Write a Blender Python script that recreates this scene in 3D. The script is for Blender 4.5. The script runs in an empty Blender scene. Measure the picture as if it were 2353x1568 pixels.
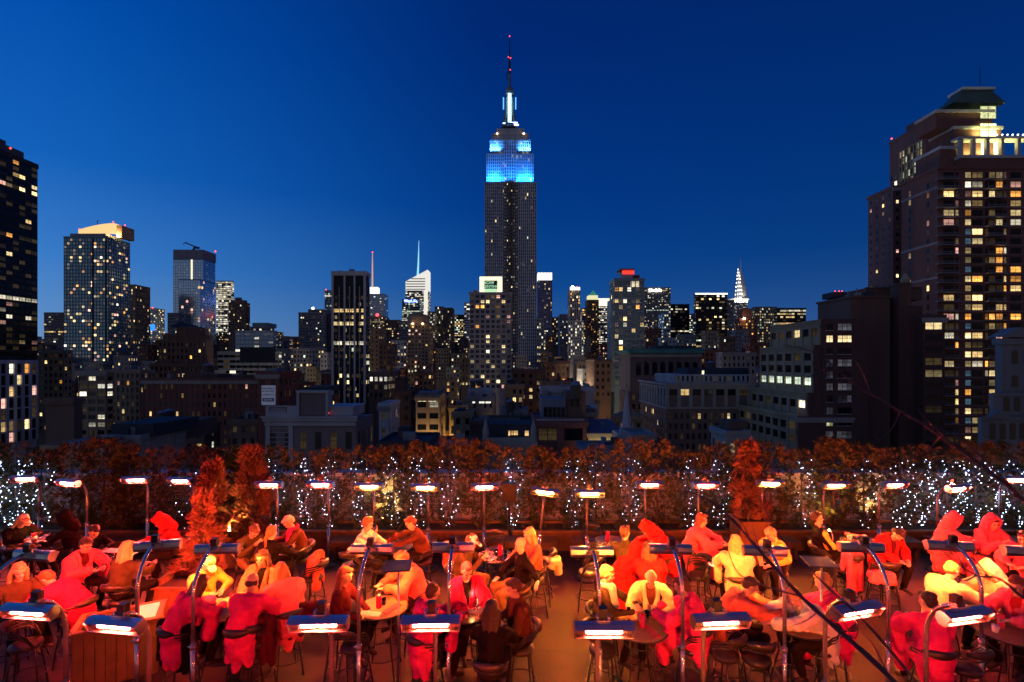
import bpy, bmesh, math, random
from mathutils import Vector, Matrix
R = math.radians
rnd = random.Random(7)
scene = bpy.context.scene
COL = scene.collection

# ---------------------------------------------------------------- camera
F = 1128.0; CX = 1176.5; HY = 835.0; IW = 2353.0; IH = 1568.0; EYE = 5.0     # measured on the photograph (2353 px wide)
cam_d = bpy.data.cameras.new('camera'); cam = bpy.data.objects.new('camera', cam_d); COL.objects.link(cam)
cam.location = (0, 0, EYE); cam.rotation_euler = (R(90), 0, 0)
cam_d.sensor_width = 36; cam_d.lens = 36 * F / IW
cam_d.shift_y = (HY - IH / 2) / IW
cam_d.clip_start = .1; cam_d.clip_end = 20000
cam_d.dof.use_dof = True; cam_d.dof.focus_distance = 11.0; cam_d.dof.aperture_fstop = 2.4
scene.camera = cam

# ---------------------------------------------------------------- dusk sky
world = bpy.data.worlds.new('World'); scene.world = world; world.use_nodes = True
nt = world.node_tree; N = nt.nodes; L = nt.links
for n in list(N): N.remove(n)
def nd(t, **k):
    n = N.new(t)
    for a, v in k.items(): setattr(n, a, v)
    return n
def mth(op, a, b=None, clamp=False):
    n = nd('ShaderNodeMath', operation=op); n.use_clamp = clamp
    for i, v in enumerate((a, b)):
        if v is None: continue
        if isinstance(v, (int, float)): n.inputs[i].default_value = v
        else: L.new(v, n.inputs[i])
    return n.outputs[0]
def ramp(fac, stops):
    n = nd('ShaderNodeValToRGB'); e = n.color_ramp.elements
    while len(e) > 1: e.remove(e[0])
    e[0].position, e[0].color = stops[0][0], (*stops[0][1], 1)
    for p, c in stops[1:]:
        x = e.new(p); x.color = (*c, 1)
    L.new(fac, n.inputs[0]); return n.outputs[0]
def mixc(f, a, b):
    n = nd('ShaderNodeMix', data_type='RGBA')
    if isinstance(f, (int, float)): n.inputs[0].default_value = f
    else: L.new(f, n.inputs[0])
    L.new(a, n.inputs[6]); L.new(b, n.inputs[7]); return n.outputs[2]
tc = nd('ShaderNodeTexCoord'); sp = nd('ShaderNodeSeparateXYZ'); L.new(tc.outputs['Generated'], sp.inputs[0])
dx, dy, dz = sp.outputs
# afterglow in the west (left of the view), the night side to the right and behind
left = ramp(dz, [(0, (.18, .28, .47)), (.07, (.105, .26, .55)), (.16, (.042, .20, .57)), (.3, (.006, .118, .49)), (.5, (0, .074, .40)), (.8, (0, .035, .25))])
mid = ramp(dz, [(0, (.062, .135, .29)), (.06, (.026, .105, .31)), (.15, (.004, .065, .28)), (.3, (.0005, .040, .235)), (.55, (.0002, .021, .165)), (.8, (0, .015, .11))])
right = ramp(dz, [(0, (.055, .11, .26)), (.08, (.020, .075, .25)), (.2, (.002, .042, .20)), (.4, (.0003, .026, .165)), (.8, (0, .012, .09))])
back = ramp(dz, [(0, (.105, .078, .076)), (.2, (.056, .044, .068)), (.5, (.020, .035, .11)), (1, (.0, .016, .09))])
hor = mth('SQRT', mth('ADD', mth('MULTIPLY', dx, dx), mth('ADD', mth('MULTIPLY', dy, dy), .0001)))
ax = mth('DIVIDE', dx, hor)
fl = mth('MULTIPLY', mth('SUBTRACT', 0.0, ax), 1.42, True)
fl = mth('POWER', fl, 1.35)
fr = mth('MULTIPLY', ax, 1.4, True)
front = mixc(fl, mixc(fr, mid, right), left)
backleft = ramp(dz, [(0, (.23, .28, .37)), (.2, (.10, .19, .37)), (.5, (.02, .07, .26)), (1, (0, .016, .09))])
bl = mth('POWER', mth('MULTIPLY', mth('SUBTRACT', 0.0, ax), 1.25, True), 1.6)
back = mixc(bl, back, backleft)
ay = mth('DIVIDE', dy, hor)
fb = mth('MULTIPLY', mth('SUBTRACT', .45, ay), 1.6, True)
grad = mixc(fb, front, back)
sky = nd('ShaderNodeTexSky', sky_type='NISHITA'); sky.sun_disc = False; sky.sun_elevation = R(-4); sky.sun_rotation = R(-75); sky.ozone_density = 6
sc_ = nd('ShaderNodeVectorMath', operation='SCALE'); L.new(sky.outputs[0], sc_.inputs[0]); sc_.inputs['Scale'].default_value = .05
add = nd('ShaderNodeVectorMath', operation='ADD'); L.new(grad, add.inputs[0]); L.new(sc_.outputs[0], add.inputs[1])
bg = nd('ShaderNodeBackground'); L.new(add.outputs[0], bg.inputs[0]); bg.inputs[1].default_value = 1.0
wo = nd('ShaderNodeOutputWorld'); L.new(bg.outputs[0], wo.inputs[0])

scene.view_settings.view_transform = 'Standard'; scene.view_settings.look = 'None'
scene.view_settings.exposure = 0; scene.view_settings.gamma = 1
cy = scene.cycles
cy.use_denoising = True; cy.max_bounces = 5; cy.diffuse_bounces = 2; cy.glossy_bounces = 3; cy.transmission_bounces = 4
cy.transparent_max_bounces = 8; cy.sample_clamp_indirect = 6; cy.caustics_reflective = False; cy.caustics_refractive = False

# ---------------------------------------------------------------- helpers
def W(px, py, Z): return Vector(((px - CX) * Z / F, Z, EYE - (py - HY) * Z / F))
def at_h(px, py, h):                       # the point of height h seen at this spot of the photograph
    Z = (EYE - h) * F / (py - HY); return Vector(((px - CX) * Z / F, Z, h))

def tag(o, label=None, cat=None, group=None, kind=None):
    if label: o['label'] = label
    if cat: o['category'] = cat
    if group: o['group'] = group
    if kind: o['kind'] = kind
    return o
def empty(name, loc=(0, 0, 0), rz=0, parent=None):
    o = bpy.data.objects.new(name, None); COL.objects.link(o); o.location = loc; o.rotation_euler = (0, 0, rz); o.empty_display_size = .1
    if parent: o.parent = parent
    return o
def copy_tree(o, parent=None):
    c = o.copy(); COL.objects.link(c)
    if parent: c.parent = parent
    for ch in o.children: copy_tree(ch, c)
    return c

class MB:
    def __init__(s): s.v = []; s.f = []; s.m = []; s.uv = None
    def quad(s, a, b, c, d, m=0):
        i = len(s.v); s.v += [tuple(a), tuple(b), tuple(c), tuple(d)]; s.f.append((i, i + 1, i + 2, i + 3)); s.m.append(m)
    def poly(s, pts, m=0):
        i = len(s.v); s.v += [tuple(p) for p in pts]; s.f.append(tuple(range(i, i + len(pts)))); s.m.append(m)
    def box(s, x0, x1, y0, y1, z0, z1, m=0):
        i = len(s.v)
        s.v += [(x0, y0, z0), (x1, y0, z0), (x1, y1, z0), (x0, y1, z0), (x0, y0, z1), (x1, y0, z1), (x1, y1, z1), (x0, y1, z1)]
        for f in ((3, 2, 1, 0), (4, 5, 6, 7), (0, 1, 5, 4), (1, 2, 6, 5), (2, 3, 7, 6), (3, 0, 4, 7)):
            s.f.append(tuple(i + k for k in f)); s.m.append(m)
        return s
    def obox(s, O, u, n, a0, a1, d0, d1, z0, z1, m=0, back=False):     # box on a wall: u along it, n outwards
        i = len(s.v)
        for z in (z0, z1):
            for a, d in ((a0, d0), (a1, d0), (a1, d1), (a0, d1)):
                s.v.append((O[0] + u[0] * a + n[0] * d, O[1] + u[1] * a + n[1] * d, z))
        fs = [(0, 1, 2, 3), (4, 5, 6, 7), (3, 2, 6, 7), (0, 3, 7, 4), (1, 2, 6, 5)]
        if back: fs.append((0, 1, 5, 4))
        for f in fs: s.f.append(tuple(i + k for k in f)); s.m.append(m)
    def ring(s, c, a, b, ra, rb, n, cap=None):
        i = len(s.v)
        for k in range(n):
            t = 2 * math.pi * k / n
            s.v.append(tuple(Vector(c) + Vector(a) * (ra * math.cos(t)) + Vector(b) * (rb * math.sin(t))))
        return i
    def tube(s, pts, r, n=10, m=0, caps=True):
        pts = [Vector(p) for p in pts]; k = len(pts)
        rs = r if isinstance(r, (list, tuple)) else [r] * k
        prev = None; starts = []
        for i, p in enumerate(pts):
            d = (pts[min(i + 1, k - 1)] - pts[max(i - 1, 0)]).normalized()
            a = prev if prev is not None else (Vector((1, 0, 0)) if abs(d.x) < .9 else Vector((0, 1, 0)))
            a = (a - d * a.dot(d)).normalized(); prev = a; b = d.cross(a)
            starts.append(s.ring(p, a, b, rs[i], rs[i], n))
        for i in range(k - 1):
            for j in range(n):
                j2 = (j + 1) % n
                s.f.append((starts[i] + j, starts[i] + j2, starts[i + 1] + j2, starts[i + 1] + j)); s.m.append(m)
        if caps:
            s.f.append(tuple(starts[0] + j for j in reversed(range(n)))); s.m.append(m)
            s.f.append(tuple(starts[-1] + j for j in range(n))); s.m.append(m)
        return s
    def loop(s, c, r, rt, n=28, nt_=8, m=0):      # a flat ring (torus) round the z axis
        i0 = len(s.v)
        for i in range(n):
            t = 2 * math.pi * i / n
            for j in range(nt_):
                q = 2 * math.pi * j / nt_
                s.v.append((c[0] + (r + rt * math.cos(q)) * math.cos(t), c[1] + (r + rt * math.cos(q)) * math.sin(t), c[2] + rt * math.sin(q)))
        for i in range(n):
            for j in range(nt_):
                a = i0 + i * nt_ + j; b = i0 + i * nt_ + (j + 1) % nt_; c2 = i0 + ((i + 1) % n) * nt_ + (j + 1) % nt_; d = i0 + ((i + 1) % n) * nt_ + j
                s.f.append((a, d, c2, b)); s.m.append(m)
        return s
    def lathe(s, prof, c=(0, 0, 0), n=24, m=0):    # prof: (r, z) from bottom to top
        st = []
        for r, z in prof: st.append(s.ring((c[0], c[1], c[2] + z), (1, 0, 0), (0, 1, 0), r, r, n))
        for i in range(len(prof) - 1):
            for j in range(n):
                j2 = (j + 1) % n
                s.f.append((st[i] + j, st[i] + j2, st[i + 1] + j2, st[i + 1] + j)); s.m.append(m)
        s.f.append(tuple(st[0] + j for j in reversed(range(n)))); s.m.append(m)
        s.f.append(tuple(st[-1] + j for j in range(n))); s.m.append(m)
        return s
    def ball(s, c, r, nu=12, nv=8, m=0, M=None):
        r = (r, r, r) if isinstance(r, (int, float)) else r
        i0 = len(s.v); c = Vector(c)
        def add(p):
            p = Vector((p[0] * r[0], p[1] * r[1], p[2] * r[2]))
            if M is not None: p = M @ p
            s.v.append(tuple(c + p))
        add((0, 0, -1))
        for i in range(1, nv):
            a = -math.pi / 2 + math.pi * i / nv
            for j in range(nu):
                t = 2 * math.pi * j / nu; add((math.cos(a) * math.cos(t), math.cos(a) * math.sin(t), math.sin(a)))
        add((0, 0, 1)); top = len(s.v) - 1
        for j in range(nu):
            j2 = (j + 1) % nu
            s.f.append((i0, i0 + 1 + j2, i0 + 1 + j)); s.m.append(m)
            for i in range(nv - 2):
                a = i0 + 1 + i * nu; s.f.append((a + j, a + j2, a + nu + j2, a + nu + j)); s.m.append(m)
            a = i0 + 1 + (nv - 2) * nu; s.f.append((a + j, a + j2, top)); s.m.append(m)
        return s
    def cap(s, p, q, r0, r1, n=12, m=0):           # closed tapered capsule
        p = Vector(p); q = Vector(q); d = q - p
        if d.length < 1e-5: return s.ball(p, max(r0, r1), m=m)
        d.normalize()
        pts = []; rs = []
        for t in (80, 50, 22): pts.append(p - d * r0 * math.sin(R(t))); rs.append(r0 * math.cos(R(t)))
        pts += [p, q]; rs += [r0, r1]
        for t in (22, 50, 80): pts.append(q + d * r1 * math.sin(R(t))); rs.append(r1 * math.cos(R(t)))
        a = Vector((1, 0, 0)) if abs(d.x) < .9 else Vector((0, 1, 0))
        a = (a - d * a.dot(d)).normalized(); b = d.cross(a)
        st = [s.ring(x, a, b, y, y, n) for x, y in zip(pts, rs)]
        for i in range(len(st) - 1):
            for j in range(n):
                j2 = (j + 1) % n; s.f.append((st[i] + j, st[i] + j2, st[i + 1] + j2, st[i + 1] + j)); s.m.append(m)
        s.f.append(tuple(st[0] + j for j in reversed(range(n)))); s.m.append(m)
        s.f.append(tuple(st[-1] + j for j in range(n))); s.m.append(m)
        return s
    def mesh(s, name, mats, smooth=False):
        me = bpy.data.meshes.new(name); me.from_pydata(s.v, [], s.f)
        for m in (mats if isinstance(mats, (list, tuple)) else [mats]): me.materials.append(m)
        if any(s.m): me.polygons.foreach_set('material_index', s.m)
        if smooth: me.polygons.foreach_set('use_smooth', [True] * len(s.f))
        me.update(); return me
    def build(s, name, mats, parent=None, smooth=False):
        o = bpy.data.objects.new(name, s.mesh(name, mats, smooth)); COL.objects.link(o)
        if parent: o.parent = parent
        return o

# ---------------------------------------------------------------- materials
MATS = {}
def mat(name, col, rough=.6, metal=0, var=.25, scale=4, bump=0, emit=None, es=0, spec=.4, trans=0, sheen=0, bscale=None):
    if name in MATS: return MATS[name]
    m = bpy.data.materials.new(name); m.use_nodes = True; t = m.node_tree
    b = t.nodes['Principled BSDF']; MATS[name] = m
    b.inputs['Base Color'].default_value = (*col, 1); b.inputs['Roughness'].default_value = rough; b.inputs['Metallic'].default_value = metal
    b.inputs['Specular IOR Level'].default_value = spec
    if trans: b.inputs['Transmission Weight'].default_value = trans
    if sheen: b.inputs['Sheen Weight'].default_value = sheen
    c = t.nodes.new('ShaderNodeTexCoord')
    if var:
        n = t.nodes.new('ShaderNodeTexNoise'); n.inputs['Scale'].default_value = scale; n.inputs['Detail'].default_value = 5
        if name.startswith('wall_'):                       # rain streaks run down the walls
            mp = t.nodes.new('ShaderNodeMapping'); mp.inputs['Scale'].default_value = (2.2, 2.2, .35); t.links.new(c.outputs['Object'], mp.inputs[0]); t.links.new(mp.outputs[0], n.inputs['Vector'])
        else: t.links.new(c.outputs['Object'], n.inputs['Vector'])
        x = t.nodes.new('ShaderNodeMix'); x.data_type = 'RGBA'
        x.inputs[6].default_value = (*[v * (1 - var) for v in col], 1); x.inputs[7].default_value = (*[min(1, v * (1 + var)) for v in col], 1)
        t.links.new(n.outputs['Fac'], x.inputs[0]); t.links.new(x.outputs[2], b.inputs['Base Color'])
    if bump:
        n2 = t.nodes.new('ShaderNodeTexNoise'); n2.inputs['Scale'].default_value = bscale or scale * 6; n2.inputs['Detail'].default_value = 3
        t.links.new(c.outputs['Object'], n2.inputs['Vector'])
        bp = t.nodes.new('ShaderNodeBump'); bp.inputs['Strength'].default_value = bump; bp.inputs['Distance'].default_value = .02
        t.links.new(n2.outputs['Fac'], bp.inputs['Height']); t.links.new(bp.outputs[0], b.inputs['Normal'])
    if emit:
        b.inputs['Emission Color'].default_value = (*emit, 1); b.inputs['Emission Strength'].default_value = es
    return m
def glow(name, col, s): return mat(name, (.02, .02, .02), .6, 0, 0, emit=col, es=s)

def brickmat(name, c1, c2, mortar, scale=1, bw=.5, rh=.25, rough=.8, ms=.02, bump=.4):
    if name in MATS: return MATS[name]
    m = bpy.data.materials.new(name); m.use_nodes = True; t = m.node_tree; b = t.nodes['Principled BSDF']; MATS[name] = m
    b.inputs['Roughness'].default_value = rough
    c = t.nodes.new('ShaderNodeTexCoord'); mp = t.nodes.new('ShaderNodeMapping'); mp.inputs['Rotation'].default_value = (R(90), 0, 0)
    if name.startswith('floor'): mp.inputs['Rotation'].default_value = (0, 0, 0)
    t.links.new(c.outputs['Object'], mp.inputs[0])
    br = t.nodes.new('ShaderNodeTexBrick'); t.links.new(mp.outputs[0], br.inputs[0])
    br.inputs['Color1'].default_value = (*c1, 1); br.inputs['Color2'].default_value = (*c2, 1); br.inputs['Mortar'].default_value = (*mortar, 1)
    br.inputs['Scale'].default_value = scale; br.inputs['Brick Width'].default_value = bw; br.inputs['Row Height'].default_value = rh; br.inputs['Mortar Size'].default_value = ms
    n = t.nodes.new('ShaderNodeTexNoise'); n.inputs['Scale'].default_value = 2.5; n.inputs['Detail'].default_value = 8; t.links.new(c.outputs['Object'], n.inputs[0])
    x = t.nodes.new('ShaderNodeMix'); x.data_type = 'RGBA'; x.blend_type = 'MULTIPLY'; x.inputs[0].default_value = .7
    rp = t.nodes.new('ShaderNodeValToRGB'); rp.color_ramp.elements[0].color = (.28, .28, .28, 1); rp.color_ramp.elements[0].position = .34
    t.links.new(n.outputs['Fac'], rp.inputs[0]); t.links.new(br.outputs['Color'], x.inputs[6]); t.links.new(rp.outputs[0], x.inputs[7])
    t.links.new(x.outputs[2], b.inputs['Base Color'])
    n3 = t.nodes.new('ShaderNodeTexNoise'); n3.inputs['Scale'].default_value = 60; t.links.new(c.outputs['Object'], n3.inputs[0])
    ad = t.nodes.new('ShaderNodeMath'); ad.operation = 'SUBTRACT'; t.links.new(n3.outputs['Fac'], ad.inputs[0]); t.links.new(br.outputs['Fac'], ad.inputs[1])
    bp = t.nodes.new('ShaderNodeBump'); bp.inputs['Strength'].default_value = bump; bp.inputs['Distance'].default_value = .01
    t.links.new(ad.outputs[0], bp.inputs['Height']); t.links.new(bp.outputs[0], b.inputs['Normal'])
    return m

def window_material(name='window_glass', base=(.010, .012, .016), rough=.12, metal=0):                 # dark glass; the colour attribute «lit» says how the room behind is lit
    m = bpy.data.materials.new(name); m.use_nodes = True; t = m.node_tree; b = t.nodes['Principled BSDF']
    b.inputs['Base Color'].default_value = (*base, 1); b.inputs['Roughness'].default_value = rough; b.inputs['Metallic'].default_value = metal; b.inputs['Specular IOR Level'].default_value = .8 if metal else .35
    at = t.nodes.new('ShaderNodeAttribute'); at.attribute_name = 'lit'
    uv = t.nodes.new('ShaderNodeUVMap'); se = t.nodes.new('ShaderNodeSeparateXYZ'); t.links.new(uv.outputs[0], se.inputs[0])
    def M(op, a, b_=None):
        n = t.nodes.new('ShaderNodeMath'); n.operation = op
        for i, v in enumerate((a, b_)):
            if v is None: continue
            if isinstance(v, (int, float)): n.inputs[i].default_value = v
            else: t.links.new(v, n.inputs[i])
        return n.outputs[0]
    u, v = se.outputs[0], se.outputs[1]
    fu = M('FRACT', M('MULTIPLY', u, 2.0)); fv = M('FRACT', M('MULTIPLY', v, 2.0))
    mu = M('GREATER_THAN', M('MINIMUM', fu, M('SUBTRACT', 1.0, fu)), .055); mv = M('GREATER_THAN', M('MINIMUM', fv, M('SUBTRACT', 1.0, fv)), .05)
    blind = M('ADD', M('MULTIPLY', M('GREATER_THAN', v, at.outputs['Alpha']), -.45), 1.0)
    g = t.nodes.new('ShaderNodeNewGeometry'); no = t.nodes.new('ShaderNodeTexNoise'); no.inputs['Scale'].default_value = .9; no.inputs['Detail'].default_value = 3
    t.links.new(g.outputs['Position'], no.inputs['Vector'])
    st = M('MULTIPLY', M('MULTIPLY', M('ADD', M('MULTIPLY', mu, .8), .2), M('ADD', M('MULTIPLY', mv, .75), .25)), M('MULTIPLY', blind, M('ADD', M('MULTIPLY', no.outputs['Fac'], 1.8), .1)))
    t.links.new(at.outputs['Color'], b.inputs['Emission Color']); t.links.new(st, b.inputs['Emission Strength'])
    m.cycles.emission_sampling = 'NONE'
    return m
GLASS = window_material(); SKYGLASS = window_material('sky_glass', (.62, .74, .80), .16, .75); TEALGLASS = window_material('teal_glass', (.22, .33, .36), .18, .6); DIMGLASS = window_material('dim_glass', (.07, .08, .09), .15)
WARM = (1, .66, .26); YEL = (1, .76, .36); AMB = (1, .42, .08); COOL = (.80, .95, .72); WHI = (1, .90, .66); BLU = (.35, .55, 1); PINK = (1, .5, .4)
PAL = {'home': [WARM, WARM, YEL, YEL, AMB, WHI, PINK], 'office': [YEL, WHI, COOL, WARM, YEL], 'cool': [COOL, WHI, COOL, YEL], 'amber': [AMB, AMB, WARM], 'white': [WHI, WHI, (1, .95, .8)]}
def fill_windows(name, wins, parent, kind=None, m=GLASS):     # wins: (4 corners, rgb, blind)
    if not wins: return None
    me = bpy.data.meshes.new(name); v = []; f = []
    for i, w in enumerate(wins): v += [tuple(p) for p in w[0]]; f.append((4 * i, 4 * i + 1, 4 * i + 2, 4 * i + 3))
    me.from_pydata(v, [], f); me.materials.append(m)
    uv = me.uv_layers.new(name='UVMap'); uv.data.foreach_set('uv', [0, 0, 1, 0, 1, 1, 0, 1] * len(wins))
    ca = me.color_attributes.new('lit', 'FLOAT_COLOR', 'CORNER'); cols = []
    for w in wins: cols += [w[1][0], w[1][1], w[1][2], w[2]] * 4
    ca.data.foreach_set('color', cols)
    o = bpy.data.objects.new(name, me); COL.objects.link(o); o.parent = parent
    if kind: o['kind'] = kind
    return o
# ================================================================ the city
STREET = -68.0
def wall(name, c, rough=.85, var=.35, scale=.12): return mat('wall_' + name, c, rough, 0, var, scale, spec=.2)
BRICK = wall('dark_brick', (.20, .115, .085)); BROWN = wall('brown_brick', (.27, .17, .12)); RED = wall('red_brick', (.30, .12, .085))
STONE = wall('limestone', (.46, .41, .36)); PALE = wall('pale_stone', (.62, .57, .54)); GREY = wall('grey_concrete', (.36, .34, .33))
DARK = wall('black_metal', (.045, .042, .045), .5); TEAL = mat('wall_teal_glass', (.10, .22, .27), .22, 0, .3, .2, spec=.8); BLUEG = mat('wall_blue_glass', (.22, .36, .46), .18, 0, .25, .15, spec=.9)
WHITE = wall('white_panel', (.72, .70, .68)); TAN = wall('tan_brick', (.46, .34, .22)); PURP = wall('plum_brick', (.24, .13, .12)); ROOF = wall('tar_roof', (.07, .075, .085))
COPPER = wall('green_copper', (.12, .34, .27)); BUFF = wall('buff_stone', (.48, .34, .20)); LEAD = wall('lead_roof', (.28, .30, .34)); WOODT = wall('tank_wood', (.14, .10, .08))
REDL = glow('red_beacon', (1, .05, .03), 6)

def lit_colour(lit, pal, r, boost=1.0):
    if r.random() < lit:
        c = r.choice(PAL[pal]); k = r.choice((.18, .35, .7, 1.0, 1.5, 2.4)) * boost
        return tuple(x * k for x in c)
    if r.random() < .22: k = r.uniform(.012, .05); return tuple(x * k for x in WARM)
    return (0, 0, 0)

def facade(mb, wins, O, u, n, width, z0, z1, fh, bw, wf, hf, relief, lit, pal, r, rowp, vis, mwall=0, mp=None, boost=1.0, hz=None):
    nb = max(1, round(width / bw)); bw = width / nb; nf = max(1, int((z1 - z0) / fh))
    pw = bw * (1 - wf) / 2; sh = fh * (1 - hf)
    mp = mwall if mp is None else mp
    zt = z1
    if relief:
        for k in range(nb + 1):
            a0 = max(0, k * bw - pw); a1 = min(width, k * bw + pw); mb.obox(O, u, n, a0, a1, 0, relief, z0, zt, mp)
    k = 0
    while k < nf:
        zb = z1 - (k + 1) * fh
        if zb < vis: break
        if relief: mb.obox(O, u, n, 0, width, 0, relief * .6, zb + fh - sh * .55, zb + fh + sh * .45 if k else zb + fh, mwall)
        row = r.random() < rowp; p = .85 if row else lit; rc = r.choice(PAL[pal])
        for j in range(nb):
            a0 = j * bw + pw; a1 = (j + 1) * bw - pw; z2 = zb + sh * .45; z3 = zb + fh - sh * .55
            if row and r.random() < p: kk = r.choice((.5, .9, 1.3)) * boost; c = tuple(x * kk for x in rc)
            else: c = lit_colour(lit, pal, r, boost)
            q = [(O[0] + u[0] * a + n[0] * .04, O[1] + u[1] * a + n[1] * .04, z) for a, z in ((a0, z2), (a1, z2), (a1, z3), (a0, z3))]
            wins.append((q, c, r.choice((.3, .5, .7, 1.1, 1.1))))
        k += 1

BL = {}
def bld(key, name, label, x0, x1, ytop, Z, depth, wm, ybot=None, fh=3.6, bw=3.0, wf=.55, hf=.55, lit=.12, pal='office', relief=.25, rowp=0, near=False,
        cat='building', group=None, top=.6, pier=None, boost=1.0, side=True, seed=None, wm2=None, tops=0.0, front=True, glass=None):
    glass = glass or GLASS
    r = random.Random(seed if seed is not None else hash_(key))
    X0 = (x0 - CX) * Z / F; X1 = (x1 - CX) * Z / F; zt = EYE - (ytop - HY) * Z / F; Y0, Y1 = Z, Z + depth
    vis = STREET if ybot is None else EYE - (ybot - HY) * Z / F
    mb = MB(); mb.box(X0, X1, Y0, Y1, STREET, zt, 0)
    if top: # parapet
        e = .35
        for a in ((X0 - e, X1 + e, Y0 - e, Y0), (X0 - e, X1 + e, Y1, Y1 + e), (X0 - e, X0, Y0, Y1), (X1, X1 + e, Y0, Y1)):
            mb.box(a[0], a[1], a[2], a[3], zt - top, zt + top * .9, 0)
    wins = []
    ztop = zt - .8 - tops
    if front: facade(mb, wins, (X0, Y0), (1, 0), (0, -1), X1 - X0, vis, ztop, fh, bw, wf, hf, relief, lit, pal, r, rowp, vis, 0, 1 if pier else None, boost)
    mats = [wm] + ([pier] if pier else [])
    if side:
        if x1 < CX: facade(mb, wins, (X1, Y0), (0, 1), (1, 0), depth, vis, ztop, fh, bw, wf, hf, relief, lit, pal, r, rowp, vis, 0, 1 if pier else None, boost)
        elif x0 > CX: facade(mb, wins, (X0, Y1), (0, -1), (-1, 0), depth, vis, ztop, fh, bw, wf, hf, relief, lit, pal, r, rowp, vis, 0, 1 if pier else None, boost)
    root = empty(name, ((X0 + X1) / 2, (Y0 + Y1) / 2, STREET)); tag(root, label, cat, group)
    inv = Matrix.Translation(-Vector(root.location))
    off = Vector(root.location)
    mb.v = [tuple(Vector(v) - off) for v in mb.v]
    mb.build('wall', mats, root)
    wins = [([tuple(Vector(p) - off) for p in w[0]], w[1], w[2]) for w in wins]
    if near:
        for w in wins[:98]: fill_windows('window', [w], root, None, glass)
        fill_windows('window_rows', wins[98:], root, 'stuff', glass)
    else: fill_windows('window_rows', wins, root, 'stuff', glass)
    if Z < 330 and top and front:
        q = MB(); q.box(X0 - .55, X1 + .55, Y0 - .75, Y0 - .36, zt - top - .5, zt - top + .25); q.box(X0 - .3, X1 + .3, Y0 - .58, Y0 - .36, zt - top - 1.0, zt - top - .5); q.v = [tuple(Vector(v) - off) for v in q.v]; q.build('cornice', r.choice((wm, wm, STONE)), root)
    if Z < 330 and top and X1 - X0 > 6 and depth > 3.5:
        for k in range(r.randint(2, 5)):
            w_ = r.uniform(.8, 3); a = r.uniform(X0 + .6, X1 - w_ - .6); y_ = Y0 + r.uniform(.8, max(1, depth - 3)); h_ = r.uniform(.6, 2.4); q = MB(); q.box(a, a + w_, y_, y_ + r.uniform(1, 2), zt, zt + h_)
            if r.random() < .5: q.tube([(a + .3, y_ + .5, zt + h_), (a + .3, y_ + .5, zt + h_ + 1.2)], .12, 6)
            q.v = [tuple(Vector(v) - off) for v in q.v]; q.build('roof_unit', r.choice((ROOF, LEAD, GREY, BRICK)), root)
    d = dict(root=root, X0=X0, X1=X1, Y0=Y0, Y1=Y1, zt=zt, Z=Z, off=off); BL[key] = d; return d
def hash_(s):
    h = 7
    for c in s: h = (h * 31 + ord(c)) % 100003
    return h
def part(d, mb, name, mats, smooth=False, kind=None):       # add a world-space mesh to building d
    mb.v = [tuple(Vector(v) - d['off']) for v in mb.v]
    o = mb.build(name, mats, d['root'], smooth)
    if kind: o['kind'] = kind
    return o
def wpart(d, name, wins, kind=None):
    return fill_windows(name, [([tuple(Vector(p) - d['off']) for p in w[0]], w[1], w[2]) for w in wins], d['root'], kind)
def pxbox(x0, x1, y0, y1, Z, depth, mb, m=0, dz=0):          # box whose front shows at these photograph pixels when at distance Z
    a = W(x0, y1, Z); b = W(x1, y0, Z); mb.box(a.x, b.x, Z + dz, Z + dz + depth, a.z, b.z, m); return mb
def beacon(d, px, py, Z, r=.5):
    part(d, MB().ball(W(px, py, Z), r * Z / 520, 8, 6), 'red_beacon', REDL, True)
def tank(key, label, px, py, w, h, Z, legs=True):             # wooden roof tank: px,py = bottom centre of the barrel, sizes in photograph pixels
    c = W(px, py, Z); s = Z / F; r = w / 2 * s; H = h * s
    t = empty('water_tank', c); tag(t, label, 'water tank', 'wooden water tanks on the roofs')
    MB().lathe([(r, 0), (r * 1.02, H * .1), (r, H * .12), (r, H * .5), (r * 1.02, H * .52), (r, H * .54), (r * .97, H)], n=20).build('barrel', WOODT, t, False)
    MB().lathe([(r * 1.12, H), (r * .55, H * 1.18), (.05, H * 1.36)], n=20).build('conical_roof', LEAD, t)
    for a in range(4):
        x, y = math.cos(R(45 + 90 * a)) * r * .8, math.sin(R(45 + 90 * a)) * r * .8
        MB().tube([(x, y, -H * .55), (x, y, .02)], .14 * r / 2 + .05, 6).build('leg', DARK, t)
    return t
def sign_text(parent, txt, loc, size, m, align='CENTER', name='lettering', ext=.01, wdt=None):
    c = bpy.data.curves.new(name, 'FONT'); c.body = txt; c.size = size; c.align_x = align; c.align_y = 'CENTER'; c.extrude = ext; c.offset = size * .012
    tmp = bpy.data.objects.new(name, c); COL.objects.link(tmp); bpy.context.view_layer.update()
    me = bpy.data.meshes.new_from_object(tmp.evaluated_get(bpy.context.evaluated_depsgraph_get())); me.materials.clear(); me.materials.append(m)
    bpy.data.objects.remove(tmp); bpy.data.curves.remove(c)
    o = bpy.data.objects.new(name, me); COL.objects.link(o); o.rotation_euler = (R(90), 0, 0); o.location = loc
    if parent: o.parent = parent
    return o

# ground of the city
g = MB(); g.quad((-6000, -200, STREET), (6000, -200, STREET), (6000, 9000, STREET), (-6000, 9000, STREET))
tag(g.build('street_ground', mat('asphalt', (.05, .05, .052), .8, 0, .3, .05)), kind='structure')

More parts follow.
